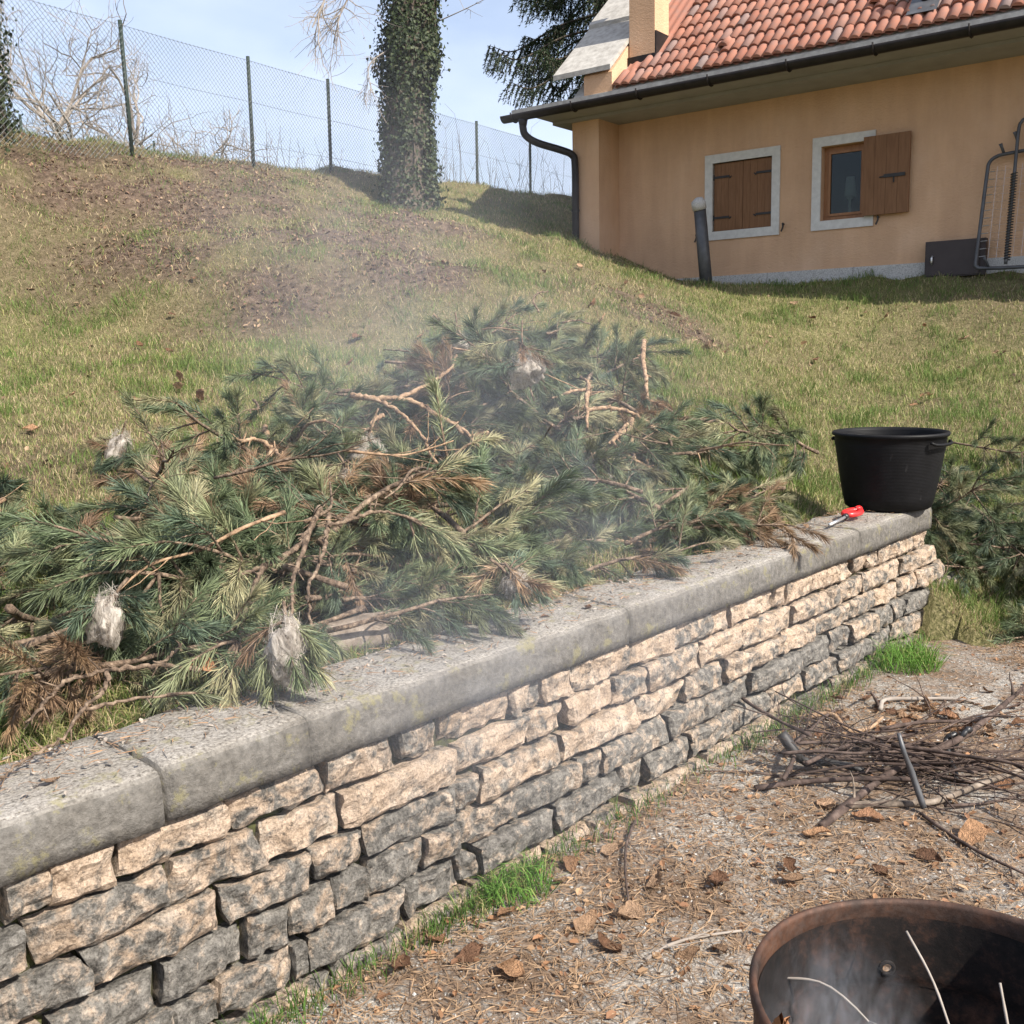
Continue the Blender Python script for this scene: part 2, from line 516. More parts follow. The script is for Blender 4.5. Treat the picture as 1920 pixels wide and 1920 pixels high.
M['cabinet'] = simple('brown_sheet_metal', [(0.3, (0.03, 0.021, 0.021)), (0.7, (0.046, 0.033, 0.032))], 5, 0.5, 0.05, 40, spec=0.4)
M['steel'] = simple('bright_steel', [(0.3, (0.5, 0.5, 0.5)), (0.7, (0.62, 0.62, 0.62))], 12, 0.35, 0.05, 60, metallic=0.8)
M['glass'] = glass_mat()
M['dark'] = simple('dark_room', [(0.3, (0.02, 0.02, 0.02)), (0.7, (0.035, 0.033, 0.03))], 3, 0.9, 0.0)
M['plastic'] = None
M['surround'] = simple('pale_window_stone', [(0.3, (0.50, 0.485, 0.455)), (0.7, (0.62, 0.605, 0.57))], 14, 0.85, 0.3, 80, 0.003)
M['red'] = simple('red_plastic', [(0.3, (0.62, 0.02, 0.02)), (0.7, (0.70, 0.03, 0.03))], 9, 0.35, 0.02, 60, spec=0.5)
M['black'] = simple('black_plastic', [(0.3, (0.014, 0.014, 0.015)), (0.7, (0.022, 0.022, 0.024))], 9, 0.4, 0.05, 60, spec=0.5)
M['fencewire'] = simple('galvanised_wire', [(0.3, (0.16, 0.18, 0.18)), (0.7, (0.26, 0.28, 0.28))], 9, 0.6, 0.0, metallic=0.2)
M['fencepost'] = simple('dark_green_post', [(0.3, (0.012, 0.022, 0.018)), (0.7, (0.03, 0.045, 0.036))], 9, 0.6, 0.1, 60)
M['white'] = simple('white_ceramic', [(0.3, (0.6, 0.6, 0.58)), (0.7, (0.72, 0.72, 0.7))], 9, 0.4, 0.0)
M['ash'] = simple('ash_bed', [(0.3, (0.02, 0.02, 0.02)), (0.6, (0.08, 0.078, 0.075)), (0.8, (0.22, 0.21, 0.2))], 30, 0.95, 0.8, 60, 0.01, rnd=False)
def tile_mat():
    t = NT('terracotta')
    v = t.coord('Object', (1, 1, 1), True)
    c = t.ramp(t.orand(), [(0.0, (0.27, 0.115, 0.08)), (0.25, (0.35, 0.155, 0.105)), (0.5, (0.31, 0.145, 0.105)), (0.72, (0.38, 0.185, 0.13)), (0.86, (0.29, 0.175, 0.145)), (1.0, (0.23, 0.19, 0.18))])
    n = t.noise(v, 9, 5, 0.65)
    c = t.mix(t.mr(n, 0.45, 0.72, 0, 0.6), c, (0.22, 0.16, 0.14))
    return t.principled(c, 0.88, t.bump(t.noise(v, 60, 4), 0.2, 0.003), 0.2)
M['tile'] = tile_mat()
def bucket_mat():
    t = NT('scuffed_black_plastic')
    v = t.coord('Object')
    c = t.ramp(t.noise(v, 12, 5, 0.6), [(0.3, (0.005, 0.005, 0.0055)), (0.7, (0.009, 0.009, 0.010))])
    sc = t.mr(t.noise(t.coord('Object', (1, 1, 0.25)), 26, 4, 0.65), 0.67, 0.75, 0, 0.45)
    c = t.mix(sc, c, (0.05, 0.05, 0.05))
    rings = t.n('ShaderNodeTexWave', wave_type='BANDS', bands_direction='Z')
    rings.inputs['Scale'].default_value = 45; rings.inputs['Distortion'].default_value = 0.6
    t.l(v, rings.inputs['Vector'])
    return t.principled(c, 0.55, t.bump(rings.outputs['Fac'], 0.25, 0.002), 0.16)
M['plastic'] = bucket_mat()
def leaf_mat():
    t = NT('dead_leaf_skin')
    v = t.coord('Object', (1, 1, 1), True)
    c = t.mix(1.0, t.attr(), t.ramp(t.noise(v, 7, 6, 0.7), [(0.3, (0.55, 0.53, 0.5)), (0.5, (1.05, 1.05, 1.05)), (0.75, (1.6, 1.55, 1.5))]), 'MULTIPLY')
    c = t.mix(1.0, c, t.ramp(t.orand(), [(0, (0.7, 0.66, 0.63)), (1, (1.4, 1.35, 1.3))]), 'MULTIPLY')
    return t.principled(c, 0.8, t.bump(t.noise(v, 16, 5, 0.6), 0.8, 0.05), 0.15, 0, 0.15)
M['leaf'] = leaf_mat()

# ------------------------------------------------------------------ survey of the place (metres)
WA = np.array([0.156, 2.860])                 # point on the front edge of the wall's coping
WU = np.array([0.67202, 0.74053])             # along the wall, away from the camera
WN = np.array([0.74053, -0.67202])            # out of the wall, towards the yard
STONES= [[(-1.589, -1.499), (-1.496, -1.382), (-1.369, -1.118), (-1.118, -.877), (-.874, -.667), (-.644, -.51), (-.493, -.229), (-.227, -.097), (-.1, .026), (.031, .317), (.331, .574), (.581, .82), (.827, .948), (.952, 1.274), (1.274, 1.369), (1.373, 1.564), (1.574, 1.744), (1.749, 1.946), (1.967, 2.117), (2.122, 2.238), (2.25, 2.464), (2.464, 2.659), (2.659, 2.817)], [(-1.73, -1.565), (-1.549, -1.268), (-1.265, -1.05), (-1.047, -.834), (-.831, -.459), (-.457, -.158), (-.151, -.001), (.009, .24), (.246, .398), (.407, .741), (.748, 1.026), (1.038, 1.408), (1.44, 1.734), (1.745, 1.842), (1.847, 2.09), (2.102, 2.524), (2.537, 2.737), (2.744, 2.972)], [(-1.782, -1.645), (-1.638, -1.454), (-1.447, -1.152), (-1.149, -.932), (-.926, -.781), (-.776, -.477), (-.473, -.374), (-.366, -.033), (-.013, .356), (.362, .634), (.651, .881), (.889, 1.337), (1.35, 1.617), (1.627, 1.954), (1.965, 2.248), (2.254, 2.47), (2.482, 2.707), (2.713, 2.867), (2.881, 3.088)], [(-1.808, -1.673), (-1.664, -1.541), (-1.534, -1.316), (-1.297, -1.109), (-1.104, -1.005), (-1.001, -.868), (-.865, -.771), (-.765, -.589), (-.584, -.469), (-.465, -.237), (-.232, .045), (.053, .158), (.177, .518), (.524, .75), (.757, 1.07), (1.082, 1.485), (1.494, 1.756), (1.766, 1.939), (1.95, 2.221), (2.233, 2.39), (2.403, 2.55), (2.563, 2.973), (2.987, 3.264)], [(-1.843, -1.701), (-1.692, -1.52), (-1.515, -1.3), (-1.285, -1.183), (-1.178, -1.006), (-1.0, -.956), (-.95, -.671), (-.663, -.472), (-.468, -.403), (-.378, -.082), (-.072, .256), (.276, .376), (.385, .642), (.652, .933), (.945, 1.229), (1.237, 1.513), (1.522, 1.808), (1.818, 2.164), (2.176, 2.399), (2.418, 2.761), (2.775, 3.044), (3.059, 3.213)]]
CTL= [(-2.1, 4.15, .88), (-2.42, 3.95, .85), (-2.99, 6.01, 1.12), (-4.22, 8.63, 1.66), (-3.95, 9.07, 1.84), (-2.07, 8.94, 1.71), (-.25, 9.36, 1.77), (-1.4, 5.91, 1.09), (-.18, 6.11, 1.05), (-4.86, 11.36, 2.89), (-2.55, 11.23, 2.71), (-.58, 11.6, 2.54), (.63, 11.25, 2.2), (-6.04, 12.89, 4.27), (-7.12, 11.57, 4.24), (-4.85, 14.0, 4.22), (-3.72, 15.83, 4.27), (-2.8, 17.48, 4.45), (-1.42, 15.52, 3.6), (-.5, 21.01, 4.37), (.6, 22.52, 4.34), (1.53, 23.74, 4.35), (1.06, 15.75, 3.11), (.4, 15.05, 3.17), (1.72, 13.52, 2.48), (2.84, 13.99, 2.25), (3.25, 11.58, 1.76), (2.02, 8.77, 1.26), (1.11, 6.18, .86), (.1, 4.84, .76), (2.75, 8.22, 1.0), (3.24, 6.57, .77), (4.43, 9.06, 1.2), (5.03, 10.35, 1.66), (2.89, 5.8, .39), (2.68, 5.35, .13), (2.4, 5.03, .03), (4.05, 10.53, 1.49), (-2.8, .14, .62), (-1.99, 1.03, .62), (-1.12, 1.99, .62), (-.45, 2.73, .62), (.23, 3.47, .62), (.9, 4.21, .62), (1.5, 4.88, .62), (1.99, 5.25, .38), (2.28, 5.12, .16), (2.63, 5.07, .03), (-8.06, 15.4, 3.2), (-14.87, 19.59, 1.2), (-30.21, 29.02, -1.0), (-4.91, 20.5, 3.2), (-11.72, 24.69, 1.2), (-27.06, 34.12, -1.0), (-1.81, 25.5, 3.2), (-8.62, 29.69, 1.2), (-23.96, 39.12, -1.0), (3.65, 13.5, 2.25), (4.45, 12.9, 2.25), (5.25, 12.3, 2.25), (6.05, 11.7, 2.24), (7.25, 10.8, 2.22), (8.8, 9.6, 2.2), (4.5, 17.5, 3.2), (8.0, 14.0, 2.6), (10.5, 8.0, 2.0), (8.0, 6.0, .9), (7.0, 4.2, .1), (10.0, 20.0, 3.0), (-12.0, 8.0, 3.2), (-8.0, 4.0, 1.0), (-6.0, 1.0, .6)]
MOUNDS= [(.13, 5.6, .55, .9), (-.54, 5.31, .5, .7), (-.24, 6.15, .5, .6), (-1.05, 4.38, .3, .5), (-1.14, 3.24, .3, .7), (-1.46, 3.04, .22, .6), (-.59, 3.23, .36, .6), (1.0, 5.56, .3, .6), (.37, 6.68, .62, .55), (.82, 6.23, .5, .45), (1.52, 5.55, .3, .4), (2.72, 5.71, .22, .5)]
FEAT= {'fork': [[(-.57, 3.005, 1.029), (-.588, 2.874, .966), (-.629, 2.808, .931), (-.687, 2.764, .907), (-.758, 2.721, .884), (-.806, 2.676, .856), (-.844, 2.632, .829)], [(-.687, 2.764, .907), (-.702, 2.675, .854), (-.704, 2.588, .811), (-.694, 2.501, .772)], [(-.575, 2.941, 1.008), (-.592, 2.786, .922), (-.596, 2.697, .868), (-.582, 2.607, .81), (-.57, 2.519, .764)], [(-.54, 2.983, 1.016), (-.532, 2.872, .957), (-.54, 2.762, .896), (-.548, 2.675, .858), (-.526, 2.561, .779)], [(-.526, 2.917, .988), (-.465, 2.979, .999), (-.399, 3.081, 1.001), (-.316, 3.136, .969)]], 'long': [[(-.766, 2.394, .729), (-.856, 2.378, .748), (-.964, 2.339, .749), (-1.042, 2.299, .741), (-1.059, 2.216, .722), (-1.068, 2.133, .702)], [(-.964, 2.339, .748), (-.953, 2.275, .724), (-.966, 2.213, .711), (-.969, 2.088, .683), (-1.011, 2.026, .668), (-1.029, 1.926, .663)], [(-.863, 2.398, .744), (-.844, 2.42, .759), (-.83, 2.482, .771)], [(-.976, 2.192, .704), (-.903, 2.252, .706), (-.812, 2.29, .703)]], 'peeled': [[(-1.202, 5.028, 1.134), (-1.124, 4.767, 1.085), (-1.042, 4.512, 1.072), (-.919, 4.106, 1.071), (-.887, 4.103, 1.053)], [(-.964, 4.152, 1.102), (-.99, 4.043, 1.054), (-1.045, 3.956, 1.013), (-1.072, 3.866, .954)], [(-.975, 4.173, 1.109), (-1.054, 4.239, 1.137), (-1.104, 4.218, 1.134), (-1.187, 4.32, 1.135)]], 'split': [[(-.757, 4.948, 1.279), (-.646, 4.885, 1.267), (-.532, 4.884, 1.264), (-.432, 4.88, 1.237), (-.331, 4.849, 1.174), (-.23, 4.82, 1.118), (-.13, 4.724, 1.025)], [(-.646, 4.885, 1.267), (-.542, 4.836, 1.217), (-.462, 4.766, 1.158), (-.397, 4.694, 1.088), (-.377, 4.648, 1.053)], [(-.532, 4.884, 1.264), (-.426, 4.992, 1.308), (-.296, 5.258, 1.389), (-.28, 5.523, 1.461)], [(-.243, 4.82, 1.118), (-.193, 4.815, 1.085), (-.098, 4.837, 1.099)], [(-.588, 4.793, 1.196), (-.633, 4.747, 1.163), (-.638, 4.679, 1.119)]], 'star': [[(.805, 5.823, 1.177), (.676, 5.558, 1.102), (.575, 5.297, 1.053), (.486, 5.037, 1.011)], [(.375, 5.012, 1.178), (.487, 5.094, 1.186), (.598, 5.131, 1.16), (.687, 5.102, 1.107), (.802, 5.072, 1.04), (.933, 5.061, .972)], [(.687, 5.102, 1.107), (.737, 4.99, 1.036), (.653, 4.799, .979), (.629, 4.689, .93)], [(.603, 5.065, 1.124), (.574, 4.847, 1.027), (.586, 4.624, .902)], [(.658, 5.083, 1.109), (.486, 4.829, 1.043), (.575, 4.735, .963), (.692, 4.686, .904)]], 'stub': [[(.834, 6.381, 1.517), (.791, 6.082, 1.408), (.785, 5.921, 1.289), (.757, 5.646, 1.153)]], 'low': [[(.554, 3.816, .657), (.526, 3.963, .69), (.488, 4.027, .71), (.429, 4.112, .74)], [(.498, 4.026, .704), (.596, 4.108, .708), (.668, 4.191, .724), (.76, 4.232, .722)], [(.488, 4.026, .704), (.401, 4.007, .716), (.365, 3.862, .693)]], 'knuckle': [[(.407, 5.233, 1.293), (.381, 5.08, 1.221), (.371, 4.899, 1.103)], [(.383, 5.169, 1.274), (.305, 5.128, 1.267), (.209, 5.062, 1.238)], [(.407, 5.234, 1.298), (.385, 5.3, 1.329)]], 'upleft': [[(-.309, 5.49, 1.384), (-.466, 5.884, 1.438), (-.594, 5.973, 1.486), (-.726, 6.056, 1.498)], [(.192, 6.412, 1.71), (.162, 6.504, 1.779), (.199, 6.593, 1.831), (.27, 6.676, 1.841)], [(.341, 6.464, 1.643), (.464, 6.566, 1.649), (.571, 6.641, 1.608)]]}
NESTS= {'a': (-1.032, 2.533, .827, .102), 'b': (-.569, 2.476, .749, .127), 'c': (.084, 5.267, 1.38, .258), 'd': (-.653, 4.588, 1.055, .192), 'e': (-.3, 5.959, 1.525, .184), 'f': (-1.978, 5.176, 1.027, .149), 'g': (-.665, 4.169, .966, .131), 'h': (.388, 4.587, .923, .144), 'i': (.003, 3.063, .766, .114), 'j': (-.752, 2.437, .745, .092), 'k': (-.333, 2.641, .776, .142)}
STICK= {'main': [(.917, 2.916, .05), (1.183, 3.211, .05), (1.408, 3.423, .05), (1.629, 3.585, .05), (1.857, 3.822, .05), (2.159, 4.155, .05)], 'lich': [(1.008, 3.051, .05), (1.146, 3.06, .05), (1.3, 3.063, .05), (1.408, 3.117, .05), (1.528, 3.192, .05), (1.738, 3.312, .05)], 'straight': [(.782, 3.199, .05), (.924, 3.234, .05), (1.054, 3.252, .05), (1.215, 3.252, .05), (1.335, 3.237, .05)], 'black': [(.996, 3.677, .05), (.996, 3.496, .05), (1.009, 3.408, .05), (1.098, 3.394, .05), (1.185, 3.32, .05)], 'upbent': [(1.451, 3.908, .05), (1.512, 4.018, .05), (1.644, 4.022, .05), (1.772, 4.013, .05), (1.853, 3.976, .05)], 'upbent2': [(1.455, 3.92, .05), (1.485, 4.099, .05), (1.464, 4.1, .05)], 'curl': [(1.122, 3.839, .05), (1.244, 3.861, .05), (1.251, 3.689, .05), (1.339, 3.711, .05), (1.429, 3.82, .05)], 'rod': [(1.428, 3.651, .05), (1.38, 3.473, .05), (1.337, 3.289, .05), (1.272, 3.026, .05)], 'right': [(1.246, 2.99, .05), (1.284, 2.83, .05), (1.326, 2.715, .05), (1.386, 2.608, .05)], 'arc': [(.358, 2.98, .05), (.318, 2.843, .05), (.295, 2.686, .05), (.285, 2.517, .05)], 'tw': [(.295, 2.253, .05), (.369, 2.317, .05), (.453, 2.348, .05), (.551, 2.368, .05)]}
LEAVES= [(1.331, 2.811, .05), (1.15, 2.692, .05), (1.072, 2.944, .05), (1.367, 3.041, .05), (.971, 3.042, .05), (.881, 2.849, .05), (.535, 2.589, .05), (.21, 2.3, .05), (.369, 2.596, .05), (.108, 2.607, .05), (.142, 2.693, .05), (.99, 2.625, .05), (.752, 2.666, .05), (.477, 2.268, .05), (.396, 2.249, .05), (-.038, 2.453, .05), (-.291, 2.232, .05), (-.209, 2.34, .05), (.278, 2.44, .05), (.732, 2.594, .05), (.532, 3.599, .05), (1.478, 3.702, .05), (1.671, 3.775, .05), (1.736, 3.605, .05), (1.511, 3.844, .05), (1.658, 3.895, .05), (1.683, 3.662, .05), (1.578, 3.148, .05), (.272, 2.78, .05), (.165, 2.396, .05), (-.025, 2.201, .05), (-.127, 2.269, .05)]
ROW_Z = [.588, .488, .388, .291, .189, .092]
def W2(s, n): return WA + WU * s + WN * n
def W3(s, n, z): p = W2(s, n); return np.array([p[0], p[1], z])
CTL = np.array(CTL, float)
_X = CTL[:, :2]; _N = len(_X)
def _phi(r2): return np.where(r2 > 1e-9, .5 * r2 * np.log(r2 + 1e-12), 0)
_K = _phi(((_X[:, None] - _X[None]) ** 2).sum(-1)) + np.eye(_N) * .02
_P = np.c_[np.ones(_N), _X]
_w = np.linalg.solve(np.block([[_K, _P], [_P.T, np.zeros((3, 3))]]), np.r_[CTL[:, 2], 0, 0, 0])
def hill_z(x, y, bumps=True):
    x = np.asarray(x, float); y = np.asarray(y, float)
    sh = np.broadcast(x, y).shape
    p = np.stack([np.broadcast_to(x, sh).ravel(), np.broadcast_to(y, sh).ravel()], -1)
    out = np.empty(len(p))
    for i in range(0, len(p), 20000):
        q = p[i:i + 20000]
        out[i:i + 20000] = _phi(((q[:, None] - _X[None]) ** 2).sum(-1)) @ _w[:_N] + _w[_N] + q @ _w[_N + 1:]
    if bumps:
        out += 0.13 * fbm2(p[:, 0], p[:, 1], 0.9, 3, 5) + 0.075 * fbm2(p[:, 0], p[:, 1], 3.2, 3, 9)
    # the bank breaks to a flatter lawn and is rough and trodden above the break
    bx = 1 / (1 + np.exp((p[:, 0] - 1.0) * 3)); yy = p[:, 1] + .12 * p[:, 0]
    out += bx * (-.17 * np.exp(-((yy - 8.75) / .75) ** 2) + .17 * np.exp(-((yy - 10.2) / .8) ** 2))
    if bumps:
        out += bx * np.clip((yy - 9.2) / .6, 0, 1) * (.10 * fbm2(p[:, 0], p[:, 1], 2.2, 3, 45) + .05 * np.abs(fbm2(p[:, 0], p[:, 1], 6.5, 2, 46)))
    # in front of the wall and under the yard the hillside stays below the gravel
    q = p - WA
    s, n = q @ WU, q @ WN
    out = np.where((n > -0.16) & (s < 2.74), -0.3, out)
    out = np.where(n > 0.9, -0.3, out)
    return out.reshape(sh)
def yard_z(x, y):
    return 0.05 + 0.012 * fbm2(x, y, 3.0, 3, 3)
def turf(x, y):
    """how much turf covers the soil, 0..1; bare scraped patches on the bank, one also painting shade"""
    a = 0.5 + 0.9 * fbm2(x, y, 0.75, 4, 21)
    for (cx, cy, r, k) in ((-2.9, 11.2, 1.7, 1.0), (-1.7, 10.2, 1.3, .95), (-0.45, 9.9, .8, 1.1), (.9, 10.3, 1.0, .4), (-4.6, 13.0, 1.9, 1.0), (-3.0, 14.6, 1.8, .9), (1.9, 10.2, .9, .9), (-3.6, 9.6, 1.0, .5), (-1.5, 12.6, 1.6, .5), (3.1, 7.0, .6, .5)):  # strong patch at upper left of the bank paints shade as bare brown
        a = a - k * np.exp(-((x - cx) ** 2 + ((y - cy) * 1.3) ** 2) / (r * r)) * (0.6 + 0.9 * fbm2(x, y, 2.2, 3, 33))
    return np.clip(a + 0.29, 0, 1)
MOUNDS = MOUNDS[:-1] + [(*W2(-.45, -.62), .28, .4), (*W2(.15, -.68), .30, .45), (*W2(.8, -.70), .34, .45), (*W2(1.4, -.66), .30, .42), (*W2(2.05, -.62), .24, .36)] + MOUNDS[-1:]
def pile_h(x, y):
    H = np.zeros_like(np.asarray(x, float))
    for a, b, hh, r in MOUNDS:
        H = np.maximum(H, hh * np.exp(-((x - a) ** 2 + (y - b) ** 2) / (r * r)))
    return H

# ------------------------------------------------------------------ ground, yard, hillside
g = MB(); g.add([(-400, -400, -1.3), (400, -400, -1.3), (400, 400, -1.3), (-400, 400, -1.3)], np.array([(0, 1, 2, 3)]), (0.6,) * 3)
tag(g.build('ground', M['hill']), kind='structure')

def grid_mesh(x0, x1, y0, y1, step, zf, colf=None):
    xs = np.arange(x0, x1 + 1e-6, step); ys = np.arange(y0, y1 + 1e-6, step)
    X, Y = np.meshgrid(xs, ys)
    Z = zf(X, Y)
    nx, ny = len(xs), len(ys)
    i = np.arange(ny - 1)[:, None] * nx + np.arange(nx - 1)[None]
    F = np.stack([i, i + 1, i + nx + 1, i + nx], -1).reshape(-1, 4)
    b = MB(); c = colf(X, Y).ravel() if colf else np.ones(X.size)
    b.add(np.stack([X.ravel(), Y.ravel(), Z.ravel()], -1), F, np.repeat(c[:, None], 3, 1))
    return b
tag(grid_mesh(-4.5, 7, -2.5, 7.0, 0.06, yard_z).build('yard', M['yard'], smooth=True), kind='structure')
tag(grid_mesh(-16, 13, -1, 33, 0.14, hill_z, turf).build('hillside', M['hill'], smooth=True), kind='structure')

# ------------------------------------------------------------------ stone wall
wall = empty('stone_wall', tuple(W3(0, 0, 0)), math.atan2(WU[1], WU[0]))
tag(wall, 'low retaining wall of rough limestone blocks with grey concrete coping', 'wall')
# local frame of the wall: x along it, y = -n (into the bank), z up
core = MB()
core.box((-3.4, 0.058, -0.25), (2.70, 0.30, 0.592))
core.build('mortar_core', M['mortar'], wall)

def rock_block(L, H, D, seed, nu=20, nv=9):
    """rock-faced block: irregular outline, bulging chiselled front, plain sides"""
    r = np.random.default_rng(seed)
    uu, vv = np.meshgrid(np.linspace(-1, 1, nu), np.linspace(-1, 1, nv))
    # crooked outline
    cx = r.uniform(-0.014, 0.014, 4) * min(1, L / 0.15); cz = r.uniform(-0.05, 0.045, 4) * H
    bl = lambda c: (c[0] * (1 - uu) * (1 - vv) + c[1] * (1 + uu) * (1 - vv) + c[2] * (1 + uu) * (1 + vv) + c[3] * (1 - uu) * (1 + vv)) / 4
    edge = np.maximum(np.abs(uu) ** 24, np.abs(vv) ** 14)
    x = uu * L / 2 + bl(cx); z = vv * H / 2 + bl(cz)
    wob = np.stack([x * 26, z * 26, np.full_like(x, seed * 1.7)], -1)
    x = x + edge * 0.007 * vnoise(wob, 1); z = z + edge * 0.009 * vnoise(wob + 9, 2)
    P = np.stack([x, z, np.full_like(x, seed * 3.1)], -1)
    n1 = fbm(P, 9, 3, 4); n2 = np.abs(vnoise(P * 24, 6)); n3 = vnoise(P * 55, 8)
    y = -(0.010 + 0.017 * n1 + 0.013 * (0.5 - n2) + 0.006 * n3 + 0.004 * np.sign(vnoise(P * 13 + 5, 11))) + 0.010 * edge
    # a few broken planes
    for _ in range(3):
        d = norm(r.normal(size=2)); o = r.uniform(-.2, .9)
        pl = (d[0] * uu + d[1] * vv) - o
        y = y + np.clip(pl, 0, 1) * r.uniform(0.002, 0.013)
    y = y - r.uniform(0, 0.014)
    V = np.stack([x, y, z], -1).reshape(-1, 3)
    i = np.arange(nv - 1)[:, None] * nu + np.arange(nu - 1)[None]
    F = np.stack([i, i + 1, i + nu + 1, i + nu], -1).reshape(-1, 4)
    idx = np.arange(nu * nv).reshape(nv, nu)
    ring = np.concatenate([idx[0, :-1], idx[:-1, -1], idx[-1, :0:-1], idx[:0:-1, 0]])
    B = V[ring].copy(); B[:, 1] = D; B[:, 0] *= 0.94; B[:, 2] *= 0.93
    k = np.arange(len(ring)); k2 = (k + 1) % len(ring); o = nu * nv
    S = np.stack([ring[k], o + k, o + k2, ring[k2]], -1)
    return np.concatenate([V, B]), np.concatenate([F, S])
stone_rng = np.random.default_rng(5)
def put_stone(s0, s1, zt, zb_, dep, tone, n_off=-0.030, seed=0):
    v, f = rock_block(s1 - s0, zt - zb_, dep, seed)
    b = MB(); b.add(v, f)
    o = b.build('stone', M['stone'], wall, smooth=False, loc=((s0 + s1) / 2, -n_off, (zt + zb_) / 2))
    o.color = (tone, tone, tone, 1)
    return o
k_seed = 100
for k, row in enumerate(STONES):
    for j, (a, b_) in enumerate(row):
        k_seed += 1
        last = j == len(row) - 1
        # freshly broken cream faces are commoner in the upper courses
        tone = 0.50 + (0.04, 0.015, -0.035, -0.08, -0.08)[k] + stone_rng.normal(0, 0.05)
        if a > -0.5 and k < 3: tone += 0.03
        g1 = 0.006 + 0.007 * stone_rng.random(); g2 = 0.006 + 0.008 * stone_rng.random()
        put_stone(a + 0.002, b_ - 0.002, ROW_Z[k] - g1 * .6, ROW_Z[k + 1] + g2, 0.26 if last else 0.09, tone, -0.028 - 0.010 * stone_rng.random() + 0.005 * k, k_seed)
s = -1.95
while s < 3.05:                                   # footing course, half buried
    L = stone_rng.uniform(0.16, 0.36); k_seed += 1
    put_stone(s, s + L - 0.012, ROW_Z[5] - 0.008 - .02 * stone_rng.random(), -0.06, 0.10, 0.49 + stone_rng.normal(0, .05), 0.0, k_seed)
    s += L
for k in range(5):                                # end face stones running into the bank
    for y0 in (0.28,):
        k_seed += 1
        e = STONES[k][-1][1]
        put_stone(e - 0.24, e - 0.015, ROW_Z[k] - .006, ROW_Z[k + 1] + .006, 0.2, 0.5, -y0, k_seed)

def coping_slab(s0, s1, seed, tilt=0.0):
    prof = [(0.000, .000), (-.002, .030), (-.001, .070), (.000, .088), (.005, .101), (.014, .109), (.03, .113), (.06, .114), (.10, .115), (.15, .115), (.20, .115), (.245, .114), (.285, .112), (.30, .104), (.304, .06), (.302, .0)]
    n = max(6, int((s1 - s0) / 0.035))
    xs = np.linspace(s0, s1, n)
    A = np.array([[(x, y, .588 + z) for (y, z) in prof] for x in xs])
    q = A.reshape(-1, 3)
    nn = fbm(q + seed * 3.3, 7, 3, 2); n2 = vnoise(q * 34 + seed, 3)
    q[:, 1] += 0.007 * nn + 0.0022 * n2 + np.where(q[:, 1] > .24, 0.05 * fbm(q * [1, 0, 0] + seed, 5, 3, 8), 0)
    q[:, 2] += np.where(q[:, 2] > .66, 0.006 * nn + 0.003 * n2, 0.003 * nn) + tilt * (q[:, 0] - s0)
    m = len(prof)
    i = np.arange(n - 1)[:, None] * m + np.arange(m)[None]; i2 = np.arange(n - 1)[:, None] * m + (np.arange(m)[None] + 1) % m
    F = np.stack([i, i2, i2 + m, i + m], -1).reshape(-1, 4)
    b = MB()
    c0, c1 = len(q), len(q) + 1
    V = np.concatenate([q, q[:m].mean(0)[None], q[-m:].mean(0)[None]])
    jj = np.arange(m); kk = (jj + 1) % m
    b.add(V, [F, np.stack([np.full(m, c0), kk, jj], -1), np.stack([np.full(m, c1), (n - 1) * m + jj, (n - 1) * m + kk], -1)])
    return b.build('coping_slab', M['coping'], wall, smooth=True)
coping_slab(-3.30, -1.279, 1, -0.002)
coping_slab(-1.270, -0.9215, 2)
coping_slab(-0.9195, 0.297, 3)
coping_slab(0.304, 1.995, 4)
coping_slab(1.999, 2.835, 5)

# ------------------------------------------------------------------ house
HX = np.array([0.799, -0.601]); HP = (2.857, 14.095, 2.28)
house = empty('house', HP, math.atan2(HX[1], HX[0]))
tag(house, 'low orange stucco house with terracotta tile roof and dark gutter', 'house')
# local frame: x along the front wall, y into the house, z up from the plinth foot
X0, X1 = -1.98, 8.0
W1 = (-0.10, 0.73, 0.72, 1.60); W2o = (1.375, 1.925, 0.73, 1.62)
b = MB()
def wall_with_holes(b, x0, x1, z0, z1, y0, holes, depth):
    xs = sorted({x0, x1, *[h[0] for h in holes], *[h[1] for h in holes]})
    for xa, xb in zip(xs[:-1], xs[1:]):
        hs = [h for h in holes if h[0] <= xa + 1e-6 and h[1] >= xb - 1e-6]
        zs = [z0] + [z for h in hs for z in (h[2], h[3])] + [z1]
        for za, zb_ in zip(zs[::2], zs[1::2]):
            b.box((xa, y0, za), (xb, y0 + depth, zb_))
wall_with_holes(b, -1.55, X1, -0.6, 2.34, 0.0, [W1, W2o], 0.35)
b.build('front_wall', M['stucco'], house)
b = MB(); b.box((-1.98, -0.53, -0.2), (-1.552, 0.35, 2.34)); b.build('wing_wall', M['stucco'], house)
b = MB(); b.box((-1.98, 0.352, -0.4), (-1.70, 6.5, 2.8)); b.build('gable_wall', M['stucco'], house)
b = MB(); b.box((X1 - .3, 0.352, -0.4), (X1, 6.5, 2.8)); b.build('side_wall', M['stucco'], house)
b = MB(); b.box((-1.69, 0.9, 0.0), (X1 - .31, 0.95, 2.3)); b.build('inner_wall', M['dark'], house)  # near-black colour paints in the darkness of the unlit room
# plinth slabs
x = -1.54
while x < X1:
    L = 1.12
    b = MB(); b.box((x, -0.035, -0.35), (min(x + L - 0.006, X1), -0.002, 0.135)); b.build('plinth_slab', M['granite'], house); x += L
